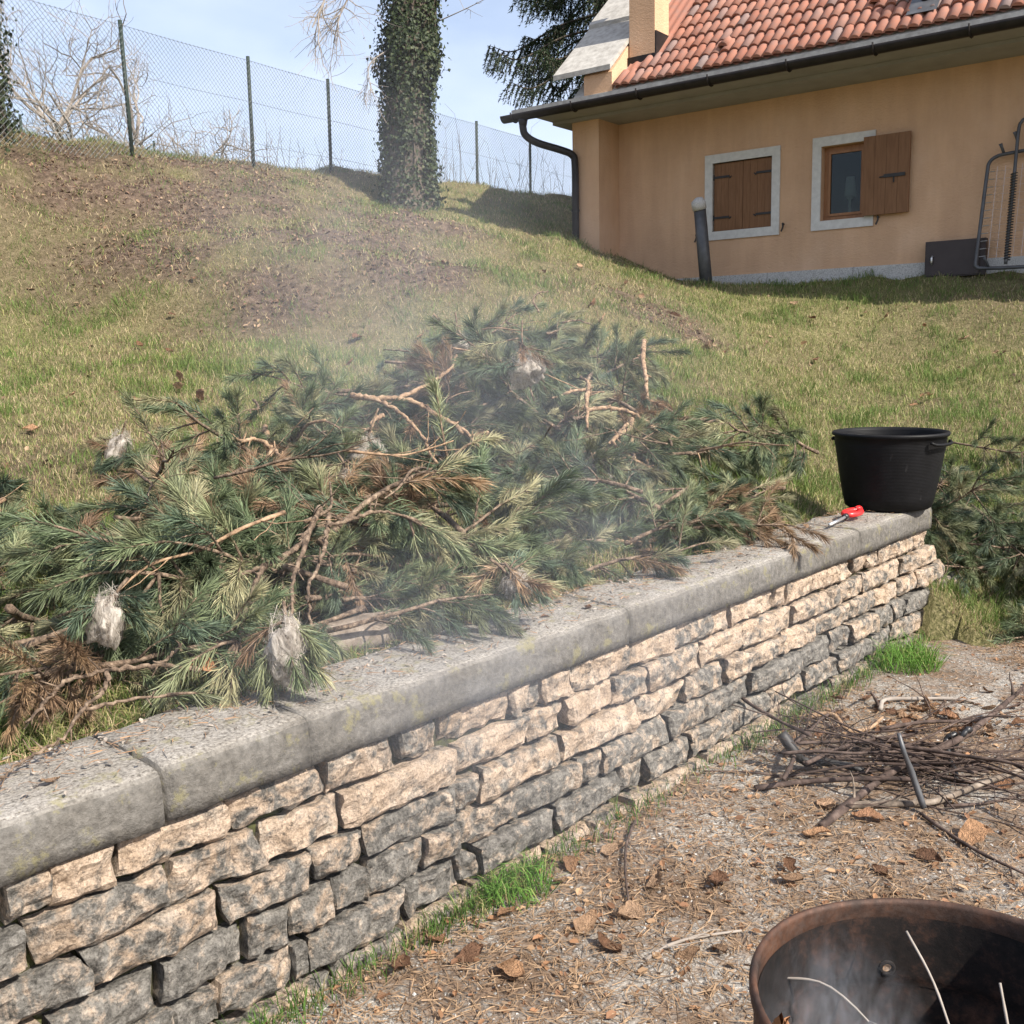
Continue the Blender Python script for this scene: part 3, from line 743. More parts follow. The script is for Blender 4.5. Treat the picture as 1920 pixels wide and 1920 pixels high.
# soffit, stepped, and the grey slab edge
b = MB(); b.box((-2.28, -0.98, 2.345), (X1 + .3, 0.5, 2.43)); b.box((-2.26, -0.60, 2.30), (X1 + .28, 0.34, 2.343)); b.build('soffit', M['soffit'], house)
b = MB(); b.box((-2.66, -1.02, 2.40), (X1 + .3, -0.90, 2.492)); b.build('eave_edge', M['concrete'], house)
# gutter: half round trough
th = np.linspace(math.pi * 1.02, 2 * math.pi - .02, 11)
def gutter(x0, x1, r=0.09, yc=-1.095, zc=2.405):
    o = [(yc + r * math.cos(t), zc + r * math.sin(t)) for t in th]
    i = [(yc + (r - .008) * math.cos(t), zc + (r - .008) * math.sin(t)) for t in th[::-1]]
    pr = np.array(o + i); m = len(pr)
    V = np.concatenate([np.c_[np.full(m, x), pr] for x in (x0, x1)])
    k = np.arange(m); k2 = (k + 1) % m
    bb = MB(); bb.add(V, np.stack([k, k2, k2 + m, k + m], -1))
    c = np.array([[x0, yc, zc - r * .5], [x1, yc, zc - r * .5]])
    h = len(o)
    for e in (0, 1):                                # end caps
        vv = np.concatenate([V[e * m:e * m + h], [[(x0, x1)[e], yc, zc]]])
        kk = np.arange(h - 1); bb.add(vv, np.stack([kk, kk + 1, np.full(h - 1, h)], -1))
    return bb
gt = gutter(-2.74, X1 + .35).build('gutter', M['gutter'], house, smooth=True)
for x in np.arange(-2.55, X1, 0.98):
    b = MB()
    t2 = np.linspace(math.pi * .95, 2 * math.pi + .15, 12)
    b.tube([(x, -1.095 + .099 * math.cos(t), 2.405 + .099 * math.sin(t)) for t in t2], 0.011, 5)
    b.tube([(x, -1.0, 2.395), (x, -0.93, 2.445), (x, -.88, 2.462)], 0.009, 5)
    b.build('gutter_bracket', M['gutter'], gt)
b = MB()
b.tube(spath([(-2.42, -1.085, 2.33), (-2.42, -1.085, 2.22), (-2.40, -1.05, 2.12), (-2.30, -0.92, 2.03), (-2.05, -0.70, 1.93), (-1.93, -.615, 1.86), (-1.90, -.595, 1.72), (-1.90, -.595, 1.0), (-1.90, -.595, 0.2), (-1.90, -.595, -.3)], 5), 0.05, 12)
b.tube([(-2.42, -1.085, 2.335), (-2.42, -1.085, 2.24)], [0.07, 0.05], 12)
dp = b.build('downpipe', M['gutter'], house, smooth=True)
for z in (1.1, 0.35):
    b = MB(); b.tube([(-1.90, -.595, z), (-1.90, -.595, z + .03)], 0.058, 12); b.box((-1.915, -.56, z + .005), (-1.885, -.52, z + .025)); b.build('pipe_clip', M['gutter'], dp)

# roof deck, parapet, slabs, chimney
RT = math.tan(math.radians(43))
def roof_z(y, lift=0.0): return 2.42 + lift + (y + 1.05) * RT
b = MB()
ye = 3.2
b.add([(-1.7, -1.0, roof_z(-1.0) - .02), (X1 + .3, -1.0, roof_z(-1.0) - .02), (X1 + .3, ye, roof_z(ye) - .02), (-1.7, ye, roof_z(ye) - .02),
       (X1 + .3, 7.4, roof_z(-1.0) - .02), (-1.7, 7.4, roof_z(-1.0) - .02)], np.array([(0, 1, 2, 3), (3, 2, 4, 5)]))
b.build('roof_deck', M['concrete'], house)
b = MB()
ya, yb = -0.92, 3.2
for (xa, xb) in ((-1.53, -1.10),):
    v = []
    for xx in (xa, xb):
        v += [(xx, ya, roof_z(ya) - .15), (xx, yb, roof_z(yb) - .15), (xx, yb, roof_z(yb) + .22), (xx, ya, roof_z(ya) + .22)]
    b.add(v, np.array([(0, 3, 2, 1), (4, 5, 6, 7), (0, 1, 5, 4), (1, 2, 6, 5), (2, 3, 7, 6), (3, 0, 4, 7)]))
b.build('parapet', M['stucco'], house)
for i, y0 in enumerate((-0.98, -0.08, 0.82, 1.72, 2.55)):
    y1 = y0 + 1.0; v = []; k0 = .235 + .055
    for xx in (-1.98, -1.09):
        v += [(xx, y0, roof_z(y0) + k0), (xx, y1, roof_z(y1) + k0 - .06), (xx, y1, roof_z(y1) + k0 + .0), (xx, y0, roof_z(y0) + k0 + .065)]
    b = MB(); b.add(v, np.array([(0, 3, 2, 1), (4, 5, 6, 7), (0, 1, 5, 4), (1, 2, 6, 5), (2, 3, 7, 6), (3, 0, 4, 7)]))
    b.build('parapet_slab', M['concrete'], house)
chim = MB(); chim.box((-1.08, -0.50, 2.75), (-0.70, -0.12, 4.75))
ch = chim.build('chimney', M['stucco'], house)
b = MB(); b.box((-1.14, -0.56, 4.75), (-0.64, -0.06, 4.83)); b.build('chimney_cap', M['concrete'], ch)
b = MB(); b.box((-1.10, -0.525, 2.78), (-0.685, -0.502, 3.00)); b.box((-0.698, -.50, 2.85), (-.680, -.10, 3.28)); b.build('lead_flashing', M['gutter'], ch)
# barrel tiles
def tile_mesh():
    n = 8; L = 0.335
    V = []
    for e, (yy, r, zz) in enumerate(((0, .064, 0.022), (L, .055, 0.0))):
        for rr in (r, r - .013):
            for t in np.linspace(0, math.pi, n):
                V.append((rr * math.cos(t), yy, zz + rr * 0.78 * math.sin(t)))
    V = np.array(V); k = np.arange(n - 1)
    F = [np.stack([k, k + 1, 2 * n + k + 1, 2 * n + k], -1), np.stack([n + k + 1, n + k, 3 * n + k, 3 * n + k + 1], -1),
         np.stack([k + 1, k, n + k, n + k + 1], -1), np.stack([n + k[1:-1] + 1, n + k[1:-1], np.full(n - 3, n), np.full(n - 3, n)], -1)[:, :3]]
    bb = MB(); bb.add(V, F)
    me = bb.mesh('roof_tile', True); me.materials.append(M['tile']); return me
TM = tile_mesh()
def tile_spots():
    out = []
    for r in range(16):
        yy = -0.93 + r * 0.285 * math.cos(math.radians(43))
        for c in range(70):
            xx = -1.02 + c * 0.1285
            if xx < -0.62 and r > 1: continue
            if r == 1 and xx < -.8: continue
            out.append((r, c, xx, yy))
    return out
spots = tile_spots()
spots.sort(key=lambda q: (q[0] + 0.125 * max(0, q[1] - 6)))
for i, (r, c, xx, yy) in enumerate(spots[:300]):
    o = obj_from('roof_tile', TM, house, (xx + rng.normal(0, .004), yy, roof_z(yy) + 0.012 + rng.normal(0, .003)), (math.radians(43) + rng.normal(0, .012), 0, rng.normal(0, .012)))
tv = np.empty(len(TM.vertices) * 3, np.float32); TM.vertices.foreach_get('co', tv); tv = tv.reshape(-1, 3)
tf = [np.array([list(p.vertices) for p in TM.polygons if len(p.vertices) == q]) for q in (3, 4)]
rest = MB(); ca, sa = math.cos(math.radians(43)), math.sin(math.radians(43))
for (r, c, xx, yy) in spots[300:]:
    q = np.stack([tv[:, 0], tv[:, 1] * ca - tv[:, 2] * sa, tv[:, 1] * sa + tv[:, 2] * ca], -1) + [xx, yy, roof_z(yy) + .012]
    rest.add(q, tf)
tag(rest.build('upper_roof_tiles', M['tile'], house, smooth=True), kind='stuff')
# pan tiles between the barrels read as one trough sheet
pan = MB()
xs = np.arange(-1.05, X1 + .2, 0.0263); ys = np.array([-0.93, 3.15])
Vp = np.array([[(x, y, roof_z(y) + 0.016 - 0.012 * math.cos((x + 1.02) / 0.1285 * 2 * math.pi)) for x in xs] for y in ys]).reshape(-1, 3)
k = np.arange(len(xs) - 1); pan.add(Vp, np.stack([k, k + 1, len(xs) + k + 1, len(xs) + k], -1))
pan.build('pan_tiles', M['tile'], house, smooth=True)
# vent pipe on the roof with its lead skirt
b = MB(); b.tube([(2.74, -0.60, roof_z(-.6) + .02), (2.74, -.60, roof_z(-.6) + .55)], 0.07, 14)
vp = b.build('vent_pipe', M['gutter'], house, smooth=True)
b = MB(); b.add([(2.58, -.82, roof_z(-.82) + .10), (2.90, -.82, roof_z(-.82) + .10), (2.90, -.42, roof_z(-.42) + .12), (2.58, -.42, roof_z(-.42) + .12)], np.array([(0, 1, 2, 3)]))
b.build('vent_flashing', M['tube'], vp)
for (tx, r) in ((0.36, 1), (2.14, 2)):                # lifted vent tiles
    yy = -.93 + r * .275 * ca + .03
    obj_from('roof_tile', TM, house, (tx, yy, roof_z(yy) + .07), (math.radians(43) - .1, 0, 0), (1, .7, 1.2))

# windows
def frame4(b, x0, x1, z0, z1, wv, y0, y1):
    b.box((x0, y0, z0), (x1, y1, z0 + wv)); b.box((x0, y0, z1 - wv), (x1, y1, z1))
    b.box((x0, y0 + .002, z0 + wv), (x0 + wv, y1 - .002, z1 - wv)); b.box((x1 - wv, y0 + .002, z0 + wv), (x1, y1 - .002, z1 - wv))
def hinge(b, x, z, L, d):
    b.box((min(x, x + d * L), -.004, z - .014), (max(x, x + d * L), .006, z + .014))
    b.tube([(x, -.006, z - .03), (x, -.006, z + .03)], 0.011, 6)
win = empty('window', (0, 0, 0), 0, house)
b = MB(); frame4(b, -.21, .84, .61, 1.71, .11, -.022, .06); b.build('stone_surround', M['surround'], win)
for (xa, xb, hx, d) in ((-.092, .315, -.092, 1), (.319, .722, .722, -1)):
    sh = MB()
    nb = 4
    for q in range(nb):
        u0, u1 = xa + (xb - xa) * q / nb, xa + (xb - xa) * (q + 1) / nb
        sh.box((u0 + .0012, .025, .727), (u1 - .0012, .055, 1.592))
    so = sh.build('shutter', M['shutter'], win)
    for z in (.90, 1.42):
        hb = MB(); hb.box((min(hx, hx + d * .22), .012, z - .014), (max(hx, hx + d * .22), .024, z + .014)); hb.tube([(hx + d * .22, .02, z - .025), (hx + d * .25, .02, z)], .008, 5)
        hb.tube([(hx - d * .004, .014, z - .035), (hx - d * .004, .014, z + .035)], 0.012, 6)
        hb.build('strap_hinge', M['iron'], win)
win2 = empty('window', (0, 0, 0), 0, house)
b = MB(); frame4(b, 1.262, 2.038, .615, 1.735, .112, -.022, .06); b.build('stone_surround', M['surround'], win2)
b = MB(); frame4(b, 1.377, 1.923, .732, 1.618, .05, .10, .15); frame4(b, 1.43, 1.87, .785, 1.565, .03, .085, .135); b.build('sash', M['sash'], win2)
b = MB(); b.box((1.455, .108, .81), (1.845, .113, 1.54)); b.build('pane', M['glass'], win2)
sh = MB()
for q in range(4):
    u0 = 1.915 + q * .138
    sh.box((u0 + .0012, -.075, .735), (u0 + .1368, -.045, 1.655))
so = sh.build('shutter', M['shutter'], win2)
hb = MB(); hb.box((2.17, -.09, 1.155), (2.42, -.077, 1.195)); hb.tube([(2.17, -.085, 1.17), (2.12, -.085, 1.165)], .009, 5); hb.tube([(2.29, -.088, 1.16), (2.29, -.088, 1.09)], .009, 5); hb.build('latch', M['iron'], win2)
for (x, z) in ((-.32, .66), (.90, .70), (2.10, .68)):
    hb = MB(); hb.tube(spath([(x, .01, z + .03), (x, -.05, z + .04), (x + .01, -.06, z), (x - .015, -.06, z - .06)], 3), 0.011, 6); hb.build('shutter_dog', M['iron'], house)
# lamp standing on the inner sill
lamp = empty('lamp', tuple(np.array(HP) + np.array([*(HX * 1.62 + np.array([.601, .799]) * .36), .70])))
tag(lamp, 'pale table lamp behind the glass of the small open-shuttered window', 'lamp')
b = MB(); v, f = lathe([(0, 0), (.08, 0), (.08, .02), (.02, .04), (.018, .3), (.05, .32), (.055, .34)], 16); b.add(v, f); b.build('base', M['white'], lamp, True)
b = MB(); v, f = lathe([(.075, .34), (.05, .58), (0, .58)], 16); b.add(v, f); b.build('shade', M['white'], lamp, True)
b = MB(); b.box((1.32, .20, .66), (1.98, .62, .70)); b.build('inner_sill', M['sash'], house)

def HW(x, y, z):
    p = np.array(HP[:2]) + HX * x + np.array([.601, .799]) * y
    return np.array([p[0], p[1], HP[2] + z])
HR = math.atan2(HX[1], HX[0])
# sheet-metal cabinet against the plinth
cab = empty('meter_cabinet', tuple(HW(2.70, -.04, 0)), HR)
tag(cab, 'dark brown sheet metal cabinet against the house plinth, partly behind the bed frame', 'cabinet')
b = MB(); b.box((0, -.10, -.05), (.66, .0, .36)); b.build('body', M['cabinet'], cab)
b = MB(); b.box((.012, -.112, -.035), (.60, -.102, .348)); d_ = b.build('door', M['cabinet'], cab)
hb = MB(); hb.tube(spath([(.085, -.115, .10), (.085, -.14, .12), (.085, -.14, .17), (.085, -.115, .19)], 3), .011, 7); hb.build('handle', M['steel'], d_)

# folding bed frame leaning on the wall
bed = empty('bed_frame', tuple(HW(3.30, -.30, 0)), HR)
tag(bed, 'dark steel folding bed frame with wire springs leaning against the house', 'bed frame')
lean = lambda x, z: (x, 0.0 + .16 * z, z - .02)
b = MB(); b.tube([lean(*q) for q in spath([(1.75, .02), (1.80, .06), (1.81, .6), (1.80, 1.22), (1.72, 1.30), (1.2, 1.31), (.62, 1.30), (.25, 1.28), (.12, 1.26), (.05, 1.20), (.035, 1.08), (.015, .6), (-.005, .12), (.01, .05), (.07, .03), (.4, .02), (1.2, .02), (1.76, .02)], 5)], .021, 8); b.build('tube_frame', M['tube'], bed, True)
b = MB(); b.tube([(p[0], p[1] - .05, p[2]) for p in [lean(*q) for q in spath([(1.47, .06), (1.48, .4), (1.48, 1.5), (1.42, 1.63), (.75, 1.64), (.42, 1.63), (.36, 1.60), (.335, 1.5), (.33, 1.0), (.32, .3), (.32, .06)], 5)]], .019, 8); b.build('folding_leg', M['tube'], bed, True)
t = np.linspace(0, 1, 260); co = np.stack([.33 + .032 * np.cos(t * 2 * math.pi * 32), .16 * (.10 + t * .95) - .05 + .032 * np.sin(t * 2 * math.pi * 32), .08 + t * .95], -1)
b = MB(); b.tube(co, .0075, 4); b.build('wrapped_cord', M['black'], bed)
for (x, z, dx, dz) in ((.20, 1.27, -.04, .12), (.325, 1.40, -.03, .10), (.14, .03, -.05, .12)):
    b = MB(); p0 = np.array(lean(x, z)); p1 = np.array(lean(x + dx, z + dz)) + [0, -.05, 0]; b.tube([p0, p0 * .3 + p1 * .7, p1], [.016, .016, .021], 8); b.build('knob', M['tube'], bed, True)
for q in np.arange(.16, 1.1, .085):
    b = MB(); b.tube([lean(.02 + .02 * q, q), lean(.09 + .02 * q, q + .004)], .005, 5); b.build('spring', M['steel'], bed)
b = MB()
for q in np.arange(.16, 1.1, .085): b.tube([lean(.09 + .02 * q, q + .004), lean(1.7, q)], .0013, 3)
for q in np.arange(.12, 1.7, .085): b.tube([lean(q, .12), lean(q + .02, 1.15)], .0013, 3)
tag(b.build('wire_netting', M['steel'], bed), kind='stuff')

# leaning dark post with a rounded cap, in front of the house
PB, PT = np.array([2.601, 13.581, 2.15]), np.array([2.50, 13.60, 3.24])
post = empty('garden_post', tuple(PB)); tag(post, 'leaning dark plastic post with rounded grey cap in front of the shuttered window', 'post')
b = MB(); b.tube([(0, 0, 0), tuple((PT - PB) * .5), tuple(PT - PB)], [.082, .08, .078], 14); b.build('shaft', M['tube'], post, True)
b = MB(); b.tube([tuple((PT - PB) * .985), tuple((PT - PB) + [-.015, -.01, .05]), tuple((PT - PB) + [-.04, -.03, .095]), tuple((PT - PB) + [-.055, -.04, .115])], [.088, .094, .08, .03], 14); b.build('cap', M['granite'], post, True)

# ------------------------------------------------------------------ chain link fence on the crest
FV = np.array([.524, .852]); FP0 = np.array([-4.65, 13.3])
def FXY(t): return FP0 + FV * t
def f_top(t): return 5.52 + 0.0195 * t
fence = empty('chain_link_fence', (*FXY(0), 3.9)); tag(fence, 'chain link fence with dark posts along the crest of the grassy bank', 'fence')
FO = np.array([*FXY(0), 3.9])
fence_t = [-4.4, -2.1, 0.0, 2.12, 3.78, 5.85, 7.92, 9.90, 11.80, 13.8]
for t in fence_t:
    p = FXY(t); z0 = float(hill_z(p[0], p[1])) - .15
    q = rng.normal(0, .012, 2)
    b = MB(); b.tube([np.array([p[0] + q[0], p[1] + q[1], z0]) - FO, np.array([p[0], p[1], f_top(t) + .06]) - FO], 0.026, 8)
    b.build('post', M['fencepost'], fence, True)
b = MB()
def fpt(t, z): p = FXY(t); return np.array([p[0] + .03 * FV[1], p[1] - .03 * FV[0], z]) - FO
T0, T1, dz = fence_t[0], fence_t[-1], 0.068
for i in range(int((T1 - T0 + 2.4) / dz)):
    for sg in (1, -1):
        a = T0 - (2.2 if sg > 0 else 0) + i * dz
        pts = []
        hgt = 1.62
        ta, tb = a, a + sg * hgt
        lo, hi = sorted((ta, tb))
        lo2, hi2 = max(lo, T0), min(hi, T1)
        if hi2 - lo2 < .02: continue
        for tt in (lo2, hi2):
            zz = (tt - a) * sg
            pts.append(fpt(tt, f_top(tt) - hgt + zz) + np.array([0, .004 * sg, 0]))
        b.tube(pts, 0.0024, 3, None, False)
for zz in (0.0, .55, 1.1):
    b.tube([fpt(t, f_top(t) - zz - .012 * math.sin((t % 2) / 2 * math.pi)) for t in np.linspace(T0, T1, 60)], 0.003, 3)
tag(b.build('wire_mesh', M['fencewire'], fence), kind='stuff')
# a second, lower fence further down the far side
fence2 = empty('chain_link_fence', (*(FXY(4) + np.array([-.852, .524]) * 4.5), 2.6)); tag(fence2, 'second chain link fence standing lower, beyond the fence on the crest', 'fence')
F2 = np.array(fence2.location)
def f2pt(t, z): p = FXY(t) + np.array([-.852, .524]) * 4.5; return np.array([p[0], p[1], z]) - F2
for t in np.arange(-1, 26, 2.6):
    b = MB(); b.tube([f2pt(t, 2.4), f2pt(t, 5.35)], .022, 6); b.build('post', M['fencepost'], fence2, True)
b = MB()
for i in range(int(28 / .10)):
    for sg in (1, -1):
        a = -2 + i * .10
        b.tube([f2pt(a, 5.3 - 1.9), f2pt(a + sg * 1.9, 5.3)], .0024, 3, None, False)
for zz in (5.3, 4.7): b.tube([f2pt(t, zz) for t in (-2, 26)], .003, 3)
tag(b.build('wire_mesh', M['fencewire'], fence2), kind='stuff')

# ------------------------------------------------------------------ trees
def leaf_cards(P, Nrm, size, col, shape='ivy', up=None, rg=rng):
    """small lobed leaves: 6 verts, 4 tris, folded along the midrib"""
    n = len(P)
    Nrm = norm(Nrm)
    ref = np.tile([0, 0, -1.0], (n, 1)) + rg.normal(0, .45, (n, 3))
    T = norm(ref - Nrm * (ref * Nrm).sum(-1, keepdims=True))
    B = np.cross(Nrm, T)
    s = np.asarray(size)[:, None]
    if shape == 'ivy': prof = [(0, 0, 0), (.28, .5, .10), (.62, .34, .05), (1.0, 0, -.10), (.62, -.34, .05), (.28, -.5, .10)]
    else: prof = [(0, 0, 0), (.3, .28, .10), (.7, .24, .06), (1.0, 0, -.06), (.7, -.24, .06), (.3, -.28, .10)]
    V = np.stack([P + T * s * a + B * s * bb + Nrm * s * c for a, bb, c in prof], 1)
    base = np.arange(n)[:, None] * 6
    F = np.concatenate([base + np.array(q) for q in ((0, 1, 2), (0, 2, 3), (0, 3, 4), (0, 4, 5))])
    return V.reshape(-1, 3), F, np.repeat(col, 6, 0)

def ivy_tree(name, label, base, top, r0, r1, n_leaf, seed, branches=()):
    rg = np.random.default_rng(seed)
    base = np.array(base, float); top = np.array(top, float)
    root = empty(name, tuple(base)); tag(root, label, 'tree')
    L = top - base
    ts = np.linspace(-.03, 1, 30)
    P = np.array([L * t + np.array([.05 * math.sin(t * 7 + seed), .05 * math.cos(t * 5), 0]) for t in ts])
    R = r0 + (r1 - r0) * np.clip(ts, 0, 1) ** .7 + .22 * r0 * np.exp(-np.clip(ts, 0, 1) * 22)
    v, f = tube(P, R, 22)
    th = np.arctan2(v[:, 1], v[:, 0]); c = np.repeat(P, 22, 0)
    off = v[:-2] - c; v[:-2] = c + off * (1 + .13 * fbm(np.c_[off * 4, v[:-2, 2]], 1.0, 3, seed) if False else 1 + .13 * vnoise(v[:-2] * 5, seed)[:, None])
    b = MB(); b.add(v, f); b.build('trunk', M['trunk'], root, True)
    # ivy: leaves over the trunk in uneven mats
    t = rg.random(n_leaf); a = rg.random(n_leaf) * 2 * math.pi
    ctr = np.array([np.interp(t, np.clip(ts, 0, 1), P[:, k]) for k in range(3)]).T
    rad = np.interp(t, np.clip(ts, 0, 1), R)
    out = np.stack([np.cos(a), np.sin(a), np.zeros_like(a)], -1)
    mat_ = vnoise(np.c_[np.cos(a) * 2, np.sin(a) * 2, t * np.linalg.norm(L) * 1.3], seed + 3)
    keep = rg.random(n_leaf) < np.clip(.62 + .8 * mat_, .3, 1)
    lump = .02 + .20 * np.clip(mat_ + .25, 0, 1) ** 1.5 * rg.random(n_leaf) + .05 * rg.random(n_leaf) + .12 * (rg.random(n_leaf) < .03)
    Pl = ctr + out * (rad + lump)[:, None] + rg.normal(0, .02, (n_leaf, 3))
    Nl = out + rg.normal(0, .5, (n_leaf, 3)) + [0, 0, .35]
    k = rg.random(n_leaf)[:, None]
    col = np.array([.014, .024, .010]) * (1 - k) + np.array([.05, .068, .026]) * k
    old = rg.random(n_leaf) < .10; col[old] = np.array([.10, .11, .06]) * rg.uniform(.6, 1.1, (old.sum(), 1))
    v, f, c = leaf_cards(Pl[keep], Nl[keep], rg.uniform(.028, .068, keep.sum()), col[keep], rg=rg)
    b = MB(); b.add(v, f, c); tag(b.build('ivy', M['ivy'], root), kind='stuff')
    b = MB()
    for q in range(26):                                 # ivy stems creeping up the bark
        a0 = rg.random() * 6.28; t0 = rg.random() * .6; pts = []
        for s_ in np.linspace(0, .35, 8):
            tt = min(1, t0 + s_); a0 += rg.normal(0, .14)
            cc = np.array([np.interp(tt, np.clip(ts, 0, 1), P[:, k2]) for k2 in range(3)]); rr = np.interp(tt, np.clip(ts, 0, 1), R) + .02
            pts.append(cc + rr * np.array([math.cos(a0), math.sin(a0), 0]))
        b.tube(pts, np.linspace(.018, .007, 8), 4)
    b.build('ivy_stem', M['trunk'], root)
    for br in branches:
        b = MB(); twig_tree(b, rg, [np.array(p) - base for p in br['path']], br['r'], br['n'], br['len'], br.get('down', .3))
        b.build('branch', M['greybark'], root)
    return root

def twig_tree(b, rg, path, r0, n, ln, down=.3, depth=2):
    P = spath(path, 5); b.tube(P, np.linspace(r0, r0 * .35, len(P)), 5 if r0 > .015 else 4)
    seg = norm(np.gradient(P, axis=0))
    for i in range(n):
        k = int(len(P) * rg.uniform(.2, 1)) - 1; k = max(1, k)
        d = norm(seg[k] + rg.normal(0, .75, 3) + [0, 0, -down * rg.random()])
        L = ln * rg.uniform(.5, 1.2); q = [P[k]]
        for s_ in range(4):
            d = norm(d + rg.normal(0, .22, 3) + [0, 0, .10 - down * .25]); q.append(q[-1] + d * L / 4)
        r1 = max(.0035, r0 * .38)
        if depth > 1: twig_tree(b, rg, q, r1, max(2, n // 2), ln * .55, down, depth - 1)
        else: b.tube(q, np.linspace(r1, .0025, 5), 3)

ivy_tree('ivy_clad_tree', 'thick tree trunk wrapped in dark ivy standing alone on the grassy bank', (-1.42, 15.52, 3.45), (-1.15, 16.3, 9.3), .36, .275, 26000, 3, [
    dict(path=[(-1.2, 16.2, 8.2), (-1.7, 15.6, 7.7), (-2.2, 15.2, 6.8), (-2.6, 15.0, 5.95)], r=.03, n=15, len=.9, down=.7),
    dict(path=[(-1.3, 16.0, 7.4), (-1.8, 15.5, 6.9), (-2.2, 15.3, 6.3), (-2.35, 15.2, 5.8)], r=.022, n=15, len=.7, down=.5),
    dict(path=[(-1.4, 15.9, 6.0), (-1.75, 15.5, 5.7), (-1.9, 15.4, 5.5), (-1.85, 15.3, 5.15)], r=.014, n=10, len=.5, down=.6),
    dict(path=[(-1.2, 16.2, 6.25), (-.85, 16.0, 6.32), (-.45, 15.9, 6.45), (-.05, 15.8, 6.6)], r=.012, n=4, len=.3, down=.1)])
ivy_tree('ivy_clad_tree', 'ivy covered trunk at the fence beside the broad leafless tree', (-6.24, 12.5, 3.8), (-6.5, 12.8, 8.6), .42, .38, 17000, 8, [
    dict(path=[(-6.1, 12.5, 6.6), (-5.8, 12.3, 6.0), (-5.65, 12.2, 5.6), (-5.6, 12.2, 5.3)], r=.012, n=7, len=.3, down=.9)])

def bare_tree(label, base, h, seed, spread):
    rg = np.random.default_rng(seed); base = np.array(base, float)
    root = empty('bare_tree', tuple(base)); tag(root, label, 'tree', 'leafless trees beyond the crest fence')
    tr = MB(); tw = MB()
    P = spath([(0, 0, 0), (rg.normal(0, .15), 0, h * .3), (rg.normal(0, .3), rg.normal(0, .2), h * .6), (rg.normal(0, .4), 0, h * .85)], 5)
    tr.tube(P, np.linspace(.10, .03, len(P)), 7); tr.build('trunk', M['greybark'], root, True)  # pale grey-brown bark, with distance haze put into its colour
    def grow(p, d, L, r, lev):
        q = [p]
        for s_ in range(5):
            d = norm(d + rg.normal(0, .26, 3) + [0, 0, .06]); q.append(q[-1] + d * L / 5)
        tw.tube(q, np.linspace(r, r * .5, 6), 5 if lev > 2 else 3)
        if lev == 0: return
        for i in range(rg.integers(3, 6)):
            k = rg.integers(2, 6); dd = norm(d + rg.normal(0, .65, 3))
            grow(q[k], dd, L * rg.uniform(.5, .75), r * .5, lev - 1)
    for i in range(11):
        k = int(len(P) * rg.uniform(.25, 1)) - 1; a = rg.random() * 6.28
        grow(P[k], norm([math.cos(a) * spread, math.sin(a) * spread, rg.uniform(.3, 1)]), h * .34, .04, 3)
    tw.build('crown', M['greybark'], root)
bare_tree('tall pale leafless tree beyond the fence, beside the ivy covered trunk', (-8.3, 21.0, 2.4), 5.0, 2, 1.1)
bare_tree('broad spreading leafless tree beyond the crest fence', (-7.9, 22.5, 2.4), 4.8, 4, 1.3)
bare_tree('small leafless tree growing beyond the open fence panel', (-6.9, 23.5, 2.6), 3.8, 9, .9)

# spruce behind the house
def spruce(base, h, seed):
    rg = np.random.default_rng(seed); base = np.array(base, float)
    root = empty('spruce_tree', tuple(base)); tag(root, 'dark drooping spruce rising behind the house roof', 'tree')
    b = MB(); b.tube([(0, 0, 0), (0, .1, h * .5), (0, 0, h)], [.28, .18, .03], 10); b.build('trunk', M['trunk'], root, True)
    st = MB(); PL = []; DL = []
    for z in np.arange(4.3, h - .3, .30):
        R = 3.1 * (1 - z / h) ** .75 + .25
        for j in range(8):
            a = rg.random() * 6.28; R_ = R * rg.uniform(.75, 1.1)
            o = np.array([math.cos(a), math.sin(a), 0])
            P = spath([(0, 0, z), o * R_ * .45 + [0, 0, z - .12 * R_], o * R_ * .8 + [0, 0, z - .30 * R_], o * R_ + [0, 0, z - .26 * R_]], 5)
            st.tube(P, np.linspace(.03, .006, len(P)), 4)
            side = np.array([-o[1], o[0], 0])
            for k in range(3, len(P)):
                for sg in (-1, 1):
                    for rep in range(2):
                        ln = rg.uniform(.25, .55) * (1.15 - k / len(P) * .5)
                        d = norm(side * sg * rg.uniform(.2, 1.1) + o * .5 + [0, 0, -rg.uniform(.2, 1.0)])
                        q = [P[k] + d * ln * s_ + np.array([0, 0, -.18 * s_ * s_]) for s_ in (0, .35, .7, 1.)]
                        st.tube(q, [.006, .005, .004, .003], 3)
                        n = int(ln * 95); tt = rg.random(n)
                        PL.append(np.array([np.interp(tt, (0, .35, .7, 1.), [w[c] for w in q]) for c in range(3)]).T); DL.append(np.tile(d, (n, 1)))
    st.build('branches', M['trunk'], root)
    P = np.concatenate(PL); D = norm(np.concatenate(DL) + rg.normal(0, .95, (len(P), 3)))
    Wd = norm(np.cross(D, rg.normal(size=(len(P), 3)))) * .012
    ln = rg.uniform(.045, .085, (len(P), 1))
    V = np.stack([P - Wd, P + Wd, P + D * ln], 1).reshape(-1, 3)
    k = rg.random((len(P), 1)); col = np.array([.016, .030, .014]) * (1 - k) + np.array([.05, .075, .035]) * k
    b = MB(); b.add(V, np.arange(len(P) * 3).reshape(-1, 3), np.repeat(col, 3, 0))
    tag(b.build('needles', M['ivy'], root), kind='stuff')
spruce((2.3, 21.5, 2.9), 12.5, 6)

